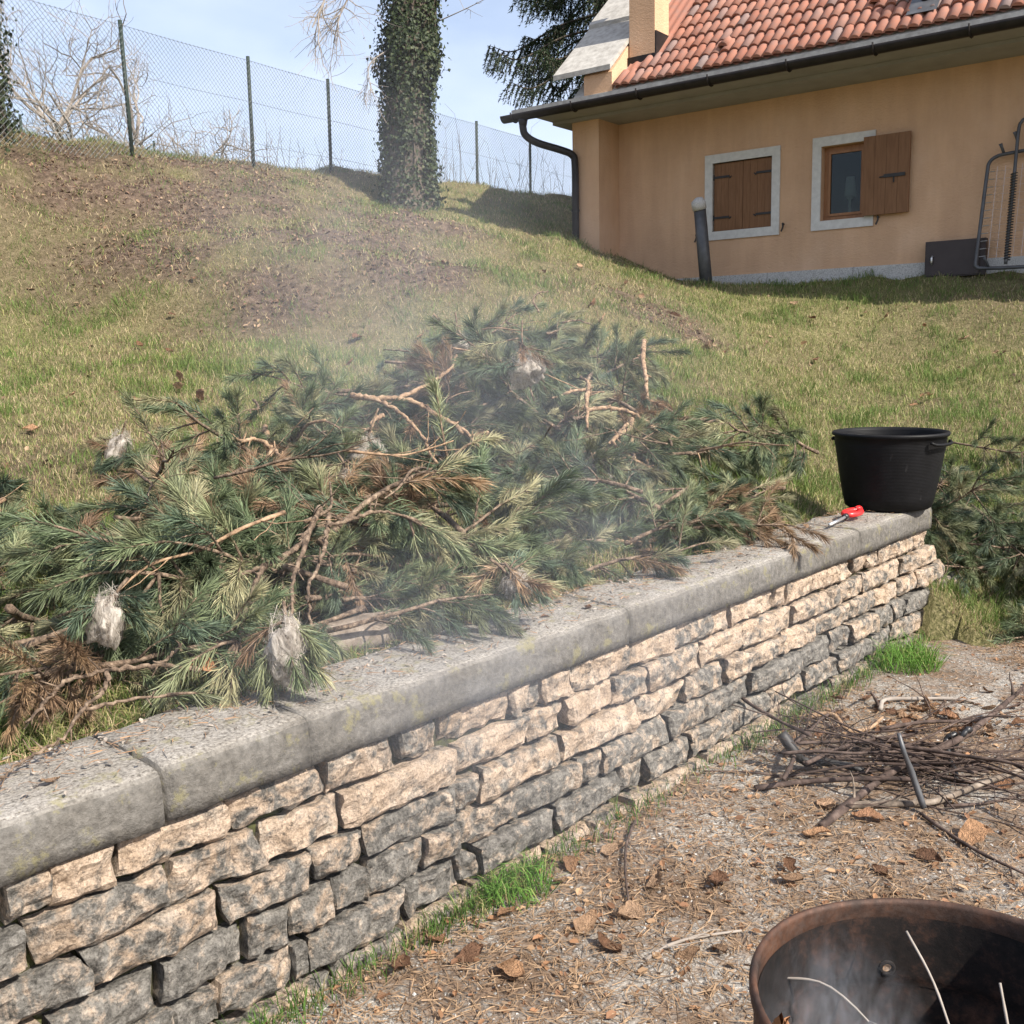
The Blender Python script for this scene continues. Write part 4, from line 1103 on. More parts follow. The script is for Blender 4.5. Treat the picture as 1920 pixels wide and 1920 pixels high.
# ------------------------------------------------------------------ pine branches
def twig_thing(pts, r0, r1, mat, label, group=None, name='stick', side=0, rg=rng, sl=.12, sides=6):
    pts = np.array(pts, float); base = pts[0].copy()
    root = None
    b = MB(); P = spath(pts - base, 5)
    n = len(P); rr = np.linspace(r0, r1, n) * (1 + .07 * rg.normal(size=n))
    for k in range(2, n - 1, 4): rr[k] *= 1.14
    b.tube(P, rr, sides)
    T = norm(np.gradient(P, axis=0))
    for j in range(side):
        k = rg.integers(1, n - 1); d = norm(T[k] * .8 + rg.normal(0, .55, 3) * [1, 1, .4] + [0, 0, .12]); L = sl * rg.uniform(.4, 1.3)
        q = [P[k]]
        for s_ in range(4): d = norm(d + rg.normal(0, .16, 3)); q.append(q[-1] + d * L / 4)
        b.tube(q, np.linspace(max(.0016, r1 * .8), .0011, 5), 4)
    o = b.build(name, mat, None, True, tuple(base)); return tag(o, label, 'stick', group)
GREENS = np.array([(.10, .13, .07), (.125, .152, .08), (.17, .185, .10), (.082, .112, .072), (.25, .235, .135)])
BROWNS = np.array([(.25, .165, .095), (.31, .215, .135), (.20, .13, .08)])
def needle_verts(rg, P, A, n, ln, col, lo=.35, hi=1.0, droop=.38, w=.0012):
    """n needles along polyline P, spreading from its axis"""
    t = rg.random(n) ** .8
    x = np.linspace(0, 1, len(P))
    B = np.array([np.interp(t, x, P[:, k]) for k in range(3)]).T
    ax = norm(np.array([np.interp(t, x, A[:, k]) for k in range(3)]).T)
    r = rg.normal(size=(n, 3)); r = norm(r - ax * (r * ax).sum(-1, keepdims=True))
    th = rg.uniform(lo, hi, n)[:, None] * (1.1 - .45 * t[:, None])
    D = norm(ax * np.cos(th) + r * np.sin(th) + [0, 0, -droop * .4])
    L = ln * rg.uniform(.7, 1.15, (n, 1))
    S = norm(np.cross(D, rg.normal(size=(n, 3)))) * w
    mid = B + D * L * .55; D2 = norm(D + rg.normal(0, .16, (n, 3)) + ax * .25 + [0, 0, -droop * .45])
    tip = mid + D2 * L * .45
    V = np.stack([B - S, B + S, mid + S * .9, mid - S * .9, tip], 1)
    i = np.arange(n)[:, None] * 5
    c = col * rg.uniform(.6, 1.45, (n, 1))
    return V.reshape(-1, 3), [i + np.array([0, 1, 2, 3]), i + np.array([3, 2, 4])], np.repeat(c, 5, 0)
def shoot(st, nd, rg, p, d, L, r, dead=False, dens=1.0, ln=.070, bare=.2, sag=.9):
    q = [np.array(p, float)]; d = norm(d)
    for s_ in range(5):
        d = norm(d + rg.normal(0, .10, 3) + [0, 0, -sag * .12]); q.append(q[-1] + d * L / 5)
    P = np.array(q); st.tube(P, np.linspace(r, r * .45, 6) * (1 + .12 * rg.normal(size=6)), 5)
    A = np.gradient(P, axis=0); k = int(bare * 6)
    col = (BROWNS if dead else GREENS)[rg.integers(0, 3 if dead else 5)]
    v, f, c = needle_verts(rg, P[k:], A[k:], int(dens * 640 * L * (1 - bare) + 40), ln * rg.uniform(.85, 1.15), col)
    nd.add(v, f, c)
    # terminal tuft
    v, f, c = needle_verts(rg, P[-2:], A[-2:], int(40 * dens), ln * 1.1, col * 1.12, .15, .85)
    nd.add(v, f, c)
    return P
def branch_geo(seed, L=.7, dead=False):
    rg = np.random.default_rng(seed); st = MB(); nd = MB()
    d = np.array([1.0, 0, 0]); q = [np.zeros(3)]
    for s_ in range(7):
        d = norm(d + rg.normal(0, .12, 3) * [1, 1, .6]); q.append(q[-1] + d * L / 7)
    P = np.array(q); st.tube(P, np.linspace(.011, .0045, 8) * (1 + .10 * rg.normal(size=8)), 6)
    T = norm(np.gradient(P, axis=0))
    for k in (2, 3, 4, 5, 6):
        for j in range(rg.integers(2, 4)):
            a = rg.random() * 6.28
            o = norm(np.array([0, math.cos(a), .75 * math.sin(a) + .12]))
            P2 = shoot(st, nd, rg, P[k], T[k] * rg.uniform(.5, 1.1) + o, rg.uniform(.14, .30), .0045, dead or rg.random() < .05)
            if rg.random() < .6:
                shoot(st, nd, rg, P2[2], norm(P2[3] - P2[2]) + norm(rg.normal(size=3)) * .7, rg.uniform(.09, .16), .0032, dead)
    shoot(st, nd, rg, P[-1], T[-1], .2, .0045, dead)
    return st, nd
def pair(st, nd, wood):
    a = st.mesh('stem', True); a.materials.append(wood)
    b = nd.mesh('needles'); b.materials.append(M['needle'])
    return a, b
BR = [pair(*branch_geo(200 + i, rng.uniform(.45, .8)), M['bark']) for i in range(10)] + [pair(*branch_geo(300 + i, .45, True), M['bark']) for i in range(2)]
def place_branch(k, loc, rot, sc, label, group):
    root = empty('pine_branch', tuple(loc)); root.rotation_euler = rot; root.scale = (sc,) * 3
    tag(root, label, 'branch', group)
    obj_from('stem', BR[k][0], root); n = obj_from('needles', BR[k][1], root); n['kind'] = 'stuff'
    return root
GP = 'cut pine branches heaped behind the wall'
LB = 'cut green pine branch lying in the heap behind the stone wall'
LBD = 'cut pine branch with dry brown needles in the heap behind the stone wall'
pr = np.random.default_rng(77)
count = 0
def wall_sn(p): q = np.asarray(p)[:2] - WA; return q @ WU, q @ WN
tries = 0
MW = np.array([1.6, 1.2, .9, .6, 1.4, 1.1, 1.3, 1.1, .9, .6, .6, .9, 1.2, 1.3, 1.1, .8])
while count < 165 and tries < 9000:
    tries += 1
    m_ = MOUNDS[pr.choice(len(MOUNDS) - 1, p=MW / MW.sum())]
    a = pr.random() * 6.28; r = m_[3] * .95 * math.sqrt(pr.random())
    x, y = m_[0] + r * math.cos(a), m_[1] + r * math.sin(a)
    s_, n_ = wall_sn((x, y))
    if n_ > -.30 or s_ > 2.45 and n_ > -.6: continue
    H = float(pile_h(x, y)); z = float(hill_z(x, y)) + H * pr.uniform(.05, .78) + .03
    rz = pr.random() * 6.28
    # start the branch so that its middle lies over (x, y)
    dx, dy = math.cos(rz), math.sin(rz)
    tilt = pr.normal(0, .22) + .05
    e = (x + dx * .3, y + dy * .3)
    se, ne = wall_sn((x + dx * .62, y + dy * .62)); sb_, nb_ = wall_sn((x - dx * .3, y - dy * .3))
    if max(ne, nb_) > -.10 or (max(ne, nb_) > -.42 and z < .84) or (max(se, sb_) > 2.25 and max(ne, nb_) > -.75): continue
    dead = pr.random() < .08
    k = 10 + pr.integers(0, 2) if dead else pr.integers(0, 10)
    place_branch(k, (x - dx * .3, y - dy * .3, z), (pr.normal(0, .4), -tilt, rz), pr.uniform(.85, 1.15), LBD if dead else LB, GP)
    count += 1
# some branches reach over the coping
for (s_, n_, z, rz, k) in ((-.65, -.36, .78, .2, 1), (-.35, -.30, .75, -.9, 2), (.05, -.34, .78, -.7, 4), (.35, -.32, .75, -.25, 5), (1.25, -.36, .78, -.9, 6), (1.75, -.40, .80, -.6, 7), (-1.25, -.33, .76, -.3, 8), (-.95, -.40, .82, .5, 3)):
    p = W2(s_, n_ - .30)
    place_branch(k, (p[0], p[1], z), (pr.normal(0, .3), .05, math.atan2(WU[1], WU[0]) + rz), .62, 'green pine branch reaching over the back edge of the coping', GP)
# a fringe of branches lying along the back edge of the coping
for s0 in np.linspace(-1.35, 2.05, 34):
    n0 = -pr.uniform(.36, .62); p = W2(s0 + pr.normal(0, .05), n0); rz = math.atan2(WU[1], WU[0]) + (math.pi if pr.random() < .5 else 0) + pr.normal(0, .3)
    if wall_sn(p + .5 * np.array([math.cos(rz), math.sin(rz)]))[0] > 2.3: rz += math.pi
    place_branch(pr.integers(0, 10) if pr.random() < .85 else 10, (p[0], p[1], .70 + pr.uniform(.0, .12)), (pr.normal(0, .4), pr.normal(-.05, .1), rz), pr.uniform(.6, .85), 'green pine branch lying along the back edge of the coping', GP)
# branches beyond the end of the wall
for i in range(64):
    x, y = 2.78 + pr.normal(0, .34), 5.50 + pr.normal(0, .26)
    if wall_sn((x, y))[0] < 3.0: continue
    z = float(hill_z(x, y)) + pr.uniform(.0, .13)
    place_branch(pr.integers(0, 10), (x, y, z), (pr.normal(0, .4), .12 + pr.normal(0, .2), pr.random() * 6.28), pr.uniform(.8, 1.0), 'green pine branch lying on the slope past the end of the stone wall', 'pine branches past the end of the wall')

# branches one can single out, drawn from their cut ends
def feature(paths, r0, wood, label, tips, seed, n_sh=4):
    up = lambda q: CAM + (np.array(q) - CAM) * (1 - .10 / np.linalg.norm(np.array(q) - CAM)) + np.array([0, 0, .02])
    paths = [[up(q) for q in p] for p in paths]
    rg = np.random.default_rng(seed); base = np.array(paths[0][0])
    root = empty('pine_branch', tuple(base)); tag(root, label, 'branch')
    st = MB(); nd = MB()
    for i, p in enumerate(paths):
        P = spath(np.array(p) - base, 4); r = r0 * .82 if i == 0 else r0 * .62
        P = spath(P, 2) + rg.normal(0, .0022, (2 * len(P) - 1, 3)); rr = np.linspace(r, r * .5, len(P)) * (1 + .14 * rg.normal(size=len(P)))
        st.tube(P, rr, 7)
        T = norm(np.gradient(P, axis=0))
        for q in range(len(P) // 3):                    # snapped twig stubs
            k = rg.integers(1, len(P) - 1); d = norm(T[k] + rg.normal(0, .9, 3))
            st.tube([P[k], P[k] + d * rg.uniform(.012, .05)], [r * .4, r * .22], 4)
        if i in tips:
            for j in range(n_sh): shoot(st, nd, rg, P[-1 - (j % 3)], T[-1] + norm(rg.normal(size=3)) * .75, rg.uniform(.12, .24), .0045)
    st.build('stem', wood, root, True)
    if nd.n: tag(nd.build('needles', M['needle'], root), kind='stuff')
    return root
feature(FEAT['fork'], .0115, M['bark'], 'forked pine branch with splintered cut end arching above the cut log', (0, 1, 4), 1, 6)
feature(FEAT['long'], .0085, M['bark'], 'long bare pine branch trailing onto the coping beside a brown bark scrap', (3,), 2, 2)
feature(FEAT['peeled'], .016, M['peeled'], 'short pale three-way branch sticking up from the grass edge of the heap', (), 3)
feature(FEAT['split'], .019, M['peeled'], 'long orange-brown forked branch lying across the middle of the heap', (), 4)
feature(FEAT['star'], .018, M['peeled'], 'thick pale cut stick with thin twigs radiating at the top of the heap', (1,), 5, 3)
feature(FEAT['stub'], .022, M['peeled'], 'upright splintered branch stub on top of the heap', (), 6)
feature(FEAT['low'], .016, M['peeled'], 'peeled forked stick resting its cut end on the coping', (), 7)
feature(FEAT['knuckle'], .016, M['peeled'], 'knuckled pale branch end beside a silk nest in the heap', (), 8)
for q, lb in zip(FEAT['upleft'], ('thin grey twig arching out over the middle of the heap', 'thin pale hooked twig at the very top of the heap', 'short curved twig beside the topmost hooked twig')): feature([q], .008, M['bark'], lb, (), 9)

# loose bare sticks on top of the heap
br = np.random.default_rng(12)
for i in range(44):
    m_ = MOUNDS[br.integers(0, len(MOUNDS) - 1)]; a = br.random() * 6.28; r_ = m_[3] * .75 * math.sqrt(br.random()); x, y = m_[0] + r_ * math.cos(a), m_[1] + r_ * math.sin(a)
    if wall_sn((x, y))[1] > -.5 or wall_sn((x, y))[0] > 2.1: continue
    z = float(hill_z(x, y)) + float(pile_h(x, y)) * .95 + .16; a = br.random() * 6.28; d = np.array([math.cos(a), math.sin(a), br.normal(0, .2)]); L = br.uniform(.25, .6); pts = [np.array([x, y, z])]
    for s_ in range(4): d = norm(d + br.normal(0, .2, 3) * [1, 1, .6]); pts.append(pts[-1] + d * L / 4)
    twig_thing(pts, br.uniform(.004, .008), .0025, M['bark'] if br.random() < .6 else M['peeled'], 'bare crooked pine stick lying loose on top of the branch heap', 'bare sticks on the branch heap', 'pine_stick', 4, br, .22)
# silk nests of processionary caterpillars wrapped round branch tips
def nest(p, w, seed, tall, label):
    rg = np.random.default_rng(seed); root = empty('pine_branch', tuple(p)); tag(root, label, 'branch', 'pine branch tips with silk nests')
    st = MB(); nd = MB()
    st.tube(spath([(.03, .03, w * .9), (.014, .01, w * .5), (0, 0, -.3 * w), (.005, 0, -.7 * w)], 3), .0045, 6); root.rotation_euler = (rg.normal(0, .3), rg.normal(0, .3), rg.random() * 6)
    for j in range(11):
        a = rg.random() * 6.28
        shoot(st, nd, rg, (0, 0, w * rg.uniform(-.1, .6)), (math.cos(a), math.sin(a), rg.uniform(-.8, .3)), w * rg.uniform(.7, 1.1), .004, rg.random() < .2, .7, .06)
    st.build('stem', M['bark'], root, True); tag(nd.build('needles', M['needle'], root), kind='stuff')
    th, ph = np.meshgrid(np.linspace(0, 2 * math.pi, 29)[:-1], np.linspace(0, math.pi, 17))
    D = np.stack([np.sin(ph) * np.cos(th), np.sin(ph) * np.sin(th), np.cos(ph)], -1)
    R = .46 * w * (1 + .7 * fbm(D + seed, 1.5, 3, seed) + .22 * vnoise(D * 5 + seed, 3))
    V = D * R[..., None] * np.array([.8, .8, tall]); V[..., 2] -= .12 * w
    V[..., :2] *= (1 - .35 * (V[..., 2:] / w))
    n = 28; i = np.arange(16)[:, None] * n + np.arange(n)[None]; i2 = np.arange(16)[:, None] * n + (np.arange(n)[None] + 1) % n
    b = MB(); b.add(V.reshape(-1, 3), np.stack([i, i + n, i2 + n, i2], -1).reshape(-1, 4))
    # loose threads
    q = norm(rg.normal(size=(520, 3))); 
    for d in q:
        e = norm(d + rg.normal(0, .5, 3)); a = d * .47 * w * np.array([.8, .8, tall]); c = e * .52 * w * rg.uniform(.8, 1.25) * np.array([.8, .8, tall])
        S = norm(np.cross(c - a, rg.normal(size=3))) * .0005
        b.add([a - S, a + S, c + S, c - S], np.array([(0, 1, 2, 3)]))
    b.build('silk_nest', M['silk'], root, True)
NL = {'a': 'pine tip with a hanging white silk nest, near the grass edge', 'b': 'pine tip with a large white silk nest resting by the coping', 'c': 'pine tip with a broad pale silk nest on top of the heap', 'f': 'upright pine tip with grey silk nest standing in the grass'}
for i, (k, (x, y, z, w)) in enumerate(NESTS.items()):
    if k in 'kj': continue
    nest(CAM + (np.array((x, y, z)) - CAM) * (1 - (.19 if k in 'abfi' else .30) / np.linalg.norm(np.array((x, y, z)) - CAM)) + np.array([0, 0, .03]), w * .95, 40 + i, 1.35 if k in 'abf' else .62, NL.get(k, 'pine tip matted with a small greyish silk nest inside the heap'))

# weathered log under the heap, bark scraps
lg = empty('cut_log', tuple(W3(-.36, -.40, .70))); tag(lg, 'weathered grey cut log half hidden under the heap by the coping', 'log')
b = MB(); P = spath([(-.20, .02, .0), (-.05, .0, .012), (.10, .0, .014), (.2, .01, .01)], 4); v, f = tube(P, np.linspace(.058, .05, len(P)), 16)
v = v + .006 * vnoise(v * 22, 3)[:, None]; b.add(v, f); b.build('trunk_piece', M['log'], lg, True); lg.rotation_euler = (0, 0, math.atan2(WU[1], WU[0]) - .15)
def scrap(name, label, p, L, w, rot, mat, seed, group=None, cat='bark'):
    rg = np.random.default_rng(seed); n = 9
    u = np.linspace(-1, 1, n); V = []
    for zz in (0, .006):
        for a in (-1, 0, 1):
            V.append(np.c_[u * L / 2 + rg.normal(0, .004, n), a * w / 2 * (1 - .55 * np.abs(u) ** 3) + rg.normal(0, .004, n), zz + .012 * (a * a) + .008 * np.sin(u * 3 + seed)])
    V = np.concatenate(V); F = []
    for la in (0, 3):
        for a in (0, 1):
            k = np.arange(n - 1) + (la + a) * n; F.append(np.stack([k, k + 1, k + 1 + n, k + n], -1) if la else np.stack([k, k + n, k + 1 + n, k + 1], -1))
    for a in (0, 2):
        k = np.arange(n - 1) + a * n; F.append(np.stack([k, k + 1, k + 1 + 3 * n, k + 3 * n], -1))
    b = MB(); b.add(V, np.concatenate(F)); o = b.build(name, mat, None, True, tuple(p)); o.rotation_euler = rot
    return tag(o, label, cat, group)
M['orangebark'] = simple('orange_bark', [(.3, (.16, .075, .035)), (.6, (.28, .14, .07)), (.8, (.36, .21, .12))], 20, .85, .6, 60, .004)
scrap('bark_scrap', 'orange-brown bark scrap lying on the grass beside the heap', (-1.62, 4.95, float(hill_z(-1.62, 4.95)) + .07), .17, .05, (0.3, 0, .1), M['orangebark'], 1)
scrap('bark_scrap', 'orange bark scrap in the needles at the end of the long bare branch', (-.74, 2.36, .76), .10, .04, (.5, .2, .5), M['orangebark'], 2)
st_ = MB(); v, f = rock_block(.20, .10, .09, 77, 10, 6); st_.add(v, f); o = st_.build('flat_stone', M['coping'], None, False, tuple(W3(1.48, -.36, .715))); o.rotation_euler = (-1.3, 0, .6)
tag(o, 'pale flat stone on the back edge of the coping under a pine sprig', 'stone')

# ------------------------------------------------------------------ bucket and lighter on the coping
bk = empty('bucket', tuple(W3(2.66, -.15, .706))); bk.scale = (.94, .94, .98); tag(bk, 'large black plastic bucket standing on the end of the wall', 'bucket')
b = MB(); v, f = lathe([(0, 0), (.20, 0), (.212, .008), (.226, .06), (.250, .19), (.266, .29), (.272, .32), (.272, .352), (.284, .357), (.287, .367), (.282, .374), (.268, .374), (.262, .36), (.258, .30), (.24, .16), (.212, .02), (0, .02)], 56); b.add(v, f)
b.build('body', M['plastic'], bk, True)
for a in (-.9, 2.24):
    hb = MB(); c = np.array([math.cos(a), math.sin(a), 0]); t_ = np.array([-c[1], c[0], 0])
    hb.tube(spath([c * .272 - t_ * .09 + [0, 0, .335], c * .292 - t_ * .07 + [0, 0, .325], c * .296 + [0, 0, .322], c * .292 + t_ * .07 + [0, 0, .325], c * .272 + t_ * .09 + [0, 0, .335]], 3), .008, 6); hb.build('handle', M['plastic'], bk, True)
lt = empty('gas_lighter', tuple(W3(2.20, -.135, .712)), math.atan2(WU[1], WU[0]) + .12); lt.scale = (1.25,) * 3; tag(lt, 'red and black gas lighter with steel nozzle lying on the coping', 'lighter')
b = MB(); b.tube([(-.235, 0, .010), (-.06, 0, .012)], .0055, 10); b.build('nozzle', M['steel'], lt, True)
b = MB(); b.tube([(-.07, 0, .013), (-.045, 0, .014)], .011, 10); b.build('collar', M['black'], lt, True)
b = MB(); b.tube([(.075, 0, .014), (.155, .012, .012)], [.0165, .011], 10); b.build('grip', M['black'], lt, True)
b = MB()
b.tube([(.022 + .060 * math.cos(q), .026 * math.sin(q), .017) for q in np.linspace(0, 6.283, 25)], .0105, 8)
b.tube([(.075, 0, .017), (.11, .004, .016), (.135, .008, .014)], [.015, .015, .012], 10)
b.build('trigger_guard', M['red'], lt, True)

# ------------------------------------------------------------------ burning drum
DC = (0.64, 1.40); DR = .29; DZ = .50
def drum_hole(v, f):
    c = v[f].mean(1); a = np.degrees(np.arctan2(c[:, 1], c[:, 0]))
    return f[~((np.abs(a - 87.5) < 2.0) & (c[:, 2] > .355) & (c[:, 2] < .37))]
dr = empty('steel_drum', (DC[0], DC[1], .03)); tag(dr, 'cut rusty steel drum with a sooty inside, smoking', 'drum')
b = MB(); v, f = lathe([(.0, .0), (DR - .006, .0), (DR - .002, .012), (DR - .004, .14), (DR + .004, .155), (DR - .004, .17), (DR - .004, .31), (DR + .004, .325), (DR - .004, .34), (DR - .004, .352), (DR - .004, .374), (DR - .004, DZ - .045), (DR, DZ - .03)], 72)
f = drum_hole(v, f); b.add(v, f); b.build('shell', M['rust'], dr, True)
b = MB(); 
rim = []
for t in np.linspace(0, 2 * math.pi, 73)[:-1]: rim.append((math.cos(t), math.sin(t)))
v, f = lathe([(DR - .001, DZ - .035), (DR + .003, DZ - .025), (DR + .004, DZ - .012), (DR, DZ - .004), (DR - .006, DZ - .003), (DR - .009, DZ - .012), (DR - .008, DZ - .04)], 72)
v[:, 2] += .004 * np.sin(np.arctan2(v[:, 1], v[:, 0]) * 3) * (v[:, 2] > DZ - .036); b.add(v, f); b.build('rolled_rim', M['rust'], dr, True)
b = MB(); v, f = lathe([(DR - .0095, DZ - .038), (DR - .009, .374), (DR - .009, .352), (DR - .009, .34), (DR - .002, .325), (DR - .009, .31), (DR - .009, .17), (DR - .002, .155), (DR - .009, .14), (DR - .009, .02), (0, .02)], 72)
f = drum_hole(v, f); b.add(v, f[:, ::-1]); b.build('sooty_lining', M['soot'], dr, True)
rg = np.random.default_rng(4)
b = MB(); n = 26
xs = np.linspace(-1, 1, n); X, Y = np.meshgrid(xs, xs); rr = np.hypot(X, Y)
mask = (rr < 1.02).ravel(); Z = .07 + .03 * fbm2(X * 3, Y * 3, 1.5, 4, 2) + .03 * (1 - rr)
i = np.arange(n - 1)[:, None] * n + np.arange(n - 1)[None]; F = np.stack([i, i + 1, i + n + 1, i + n], -1).reshape(-1, 4); F = F[mask[F].all(1)]
b.add(np.stack([X * .272, Y * .272, Z], -1).reshape(-1, 3), F); b.build('ash_bed', M['ash'], dr, True)
# ring of the open bung hole
a = math.radians(87.5); hb = MB(); c = np.array([math.cos(a), math.sin(a), 0]); t_ = np.array([-c[1], c[0], 0])
hb.tube([c * (DR - .010) + t_ * .0115 * math.cos(q) + np.array([0, 0, .363 + .0115 * math.sin(q)]) for q in np.linspace(0, 6.3, 20)], .004, 6); hb.build('bung_ring', M['soot'], dr, True)
scrap('bark_scrap', 'curled yellow-brown bark strip over the edge of the drum', (DC[0] - .285, DC[1] - .10, DZ + .035), .16, .03, (.3, .75, 1.35), M['orangebark'], 5)
for i, pth in enumerate((((.44, 1.62, .42), (.52, 1.58, .425), (.60, 1.50, .36), (.66, 1.40, .26), (.68, 1.33, .16)), ((.66, 1.62, .50), (.68, 1.55, .45), (.69, 1.47, .38), (.71, 1.37, .28), (.72, 1.30, .15)),
                         ((.78, 1.53, .46), (.77, 1.45, .38), (.77, 1.36, .28), (.77, 1.28, .14)), ((.70, 1.48, .33), (.685, 1.42, .28), (.68, 1.33, .16)))):
    twig_thing(pth, .0022, .0016, M['greybark'], 'thin pale twig standing in the smoking drum', 'twigs in the drum', 'twig', 2, rg, .06, 5)

# ------------------------------------------------------------------ sticks heaped on the gravel
def lift(p, dz):
    q = np.array(p, float); k = (q[:, 2] + dz - CAM[2]) / (q[:, 2] - CAM[2])
    return CAM + (q - CAM) * k[:, None]
S = STICK
SG = 'thin sticks heaped on the gravel'
b_ = lambda k, dz: lift(S[k], np.array(dz))
twig_thing(b_('main', [.012, .03, .075, .115, .13, .15]), .0135, .0085, M['twig'], 'long reddish-brown birch pole lying aslant over the stick heap', None, 'pole', 5, rg, .10)
twig_thing(b_('lich', [.012, .014, .018, .024, .03, .04]), .0125, .008, M['log'], 'grey lichen-spotted stick under the foot of the dark rod', None, 'stick', 2, rg, .1)
twig_thing(b_('straight', [.012, .014, .03, .045, .05]), .0105, .008, M['twig'], 'straight grey-brown stick pointing out of the heap towards the wall', None, 'stick', 1, rg, .1)
twig_thing(b_('black', [.13, .075, .03, .04, .03]), .020, .010, M['iron'], 'charred black bent branch with raised end in the stick heap', None, 'stick', 2, rg, .1)
twig_thing(b_('upbent', [.02, .02, .016, .016, .015]), .0095, .0055, M['greybark'], 'pale bent stick lying between the stick heap and grass clump', None, 'stick', 1, rg, .12)
twig_thing(b_('upbent2', [.02, .04, .07]), .007, .004, M['twig'], 'short dark twig standing up beside the pale bent stick', None, 'stick', 1, rg, .08)
twig_thing(b_('curl', [.02, .035, .03, .02, .02]), .011, .006, M['peeled'], 'curved brown stick between the stick heap and the wall', None, 'stick', 2, rg, .1)
twig_thing(b_('rod', [.24, .19, .12, .02]), .0075, .011, M['tube'], 'dark grey rod leaning upright across the stick heap', None, 'rod', 0, rg)
twig_thing(b_('right', [.012, .012, .012, .012]), .006, .0035, M['twig'], 'thin dark twig running over the gravel beside a large brown leaf', None, 'twig', 3, rg, .1)
twig_thing(b_('arc', [.01, .012, .012, .01]), .0042, .003, M['twig'], 'thin arched twig on the gravel near the wall foot', None, 'twig', 1, rg, .06)
twig_thing(b_('tw', [.008, .012, .012, .008]), .0055, .003, M['greybark'], 'grey twig on the gravel beside the drum', None, 'twig', 2, rg, .1)
cord = []
for t in np.linspace(0, 1, 40):
    cord.append((1.50 + .045 * math.cos(t * 7.6) - .05 * t, 3.33 + .02 * t - .03 * math.sin(t * 7.6), .11 + .085 * math.sin(t * 7.6 + 1.0) - .03 * t))
twig_thing(cord[::3] + [(1.455, 3.20, .055)], .010, .010, M['black'], 'black twisted cord looped round the birch pole', None, 'cord', 0, rg)
sr = np.random.default_rng(31)
for i in range(46):
    big = i < 20
    x0 = sr.uniform(1.0, 1.45) if not big else sr.uniform(.85, 1.35); y0 = 3.25 + sr.normal(0, .17)
    L = sr.uniform(.55, 1.25); a = sr.normal(.05, .24) if sr.random() < .6 else sr.normal(.3, .8)
    if sr.random() < .28: x0, y0, a = sr.uniform(1.3, 1.6), sr.uniform(3.1, 3.35), math.pi - sr.uniform(.35, .8); L = sr.uniform(.5, .8)
    z0 = .055 + abs(sr.normal(0, .06)); pts = [np.array([x0, y0, z0])]; d = np.array([math.cos(a), math.sin(a), sr.normal(0, .04)])
    for s_ in range(5):
        d = norm(d + sr.normal(0, .13, 3) * [1, 1, .6]); q = pts[-1] + d * L / 5; q[2] = np.clip(q[2], .056, .22); pts.append(q)
    r = sr.uniform(.004, .0085) if big else sr.uniform(.002, .004)
    twig_thing(pts, r, r * .55, M['twig'], 'thin dark reddish twig in the heap of sticks on the gravel', SG, 'twig', 4 if not big else 3, sr, .22, 5)

# ------------------------------------------------------------------ dead leaves
def dead_leaf_mesh(seed):
    r = np.random.default_rng(seed); n = 9
    u = np.linspace(0, 1, n); w = np.sin(np.pi * u ** .8) ** .8 * .29 + .004
    V = []
    for a in (-1, -.5, 0, .5, 1):
        j = 1 + .16 * r.normal(size=n) * (abs(a) == 1)
        V.append(np.c_[u - .5, a * w * j, .09 * a * a * (1 + .5 * np.sin(u * 5 + seed)) + .07 * np.sin(u * 5 + seed * 2) + .02 * r.normal(size=n)])
    V = np.concatenate(V); F = []
    for a in range(4):
        k = np.arange(n - 1) + a * n; F.append(np.stack([k, k + 1, k + 1 + n, k + n], -1))
    c = np.array([(.36, .22, .13), (.27, .155, .095), (.43, .29, .19), (.22, .13, .085), (.40, .28, .19)])[seed % 5]
    cols = np.tile(c, (len(V), 1)) * (1 + .25 * vnoise(V * 9, seed)[:, None])
    b = MB(); b.add(V, np.concatenate(F), cols)
    b.tube([(-.5, 0, .0), (-.62, .02, .0), (-.75, .0, .02)], [.012, .01, .008], 4, c * .7)
    me = b.mesh('dead_leaf', True); me.materials.append(M['leaf']); return me
DL_ = [dead_leaf_mesh(i) for i in range(10)]
lr = np.random.default_rng(9)
for i, p in enumerate(LEAVES):
    sz = lr.uniform(.055, .095) if i else .13
    o = obj_from('dead_leaf', DL_[(i * 3) % 10], None, (p[0], p[1], .064), (lr.normal(0, .25), lr.normal(0, .25), lr.random() * 6.28), sz)
    tag(o, 'large rusty-brown dead leaf beside the thin dark twig' if i == 0 else 'curled brown dead leaf lying on the needle-strewn gravel', 'leaf', None if i == 0 else 'dead leaves on the gravel')
for i in range(105):
    x, y = (lr.uniform(-.6, 2.6), lr.uniform(1.6, 5.0)) if i < 30 else (1.62 + lr.normal(0, .22), 3.76 + lr.normal(0, .13))
    s_, n_ = wall_sn((x, y))
    if n_ < .06 or math.hypot(x - DC[0], y - DC[1]) < .33: continue
    o = obj_from('dead_leaf', DL_[lr.integers(0, 10)], None, (x, y, .060), (lr.normal(0, .3), lr.normal(0, .3), lr.random() * 6.28), lr.uniform(.03, .065))
    tag(o, 'curled brown dead leaf lying on the needle-strewn gravel', 'leaf', 'dead leaves on the gravel')
for i in range(70):
    x, y = lr.uniform(-4, 5), lr.uniform(4.5, 12)
    s_, n_ = wall_sn((x, y))
    if n_ > -.5 or pile_h(np.array(x), np.array(y)) > .15: continue
    o = obj_from('dead_leaf', DL_[lr.integers(0, 10)], None, (x, y, float(hill_z(x, y)) + .045), (lr.normal(0, .4), lr.normal(0, .4), lr.random() * 6.28), lr.uniform(.07, .14))
    tag(o, 'brown dead leaf lying in the grass of the bank', 'leaf', 'dead leaves in the grass')
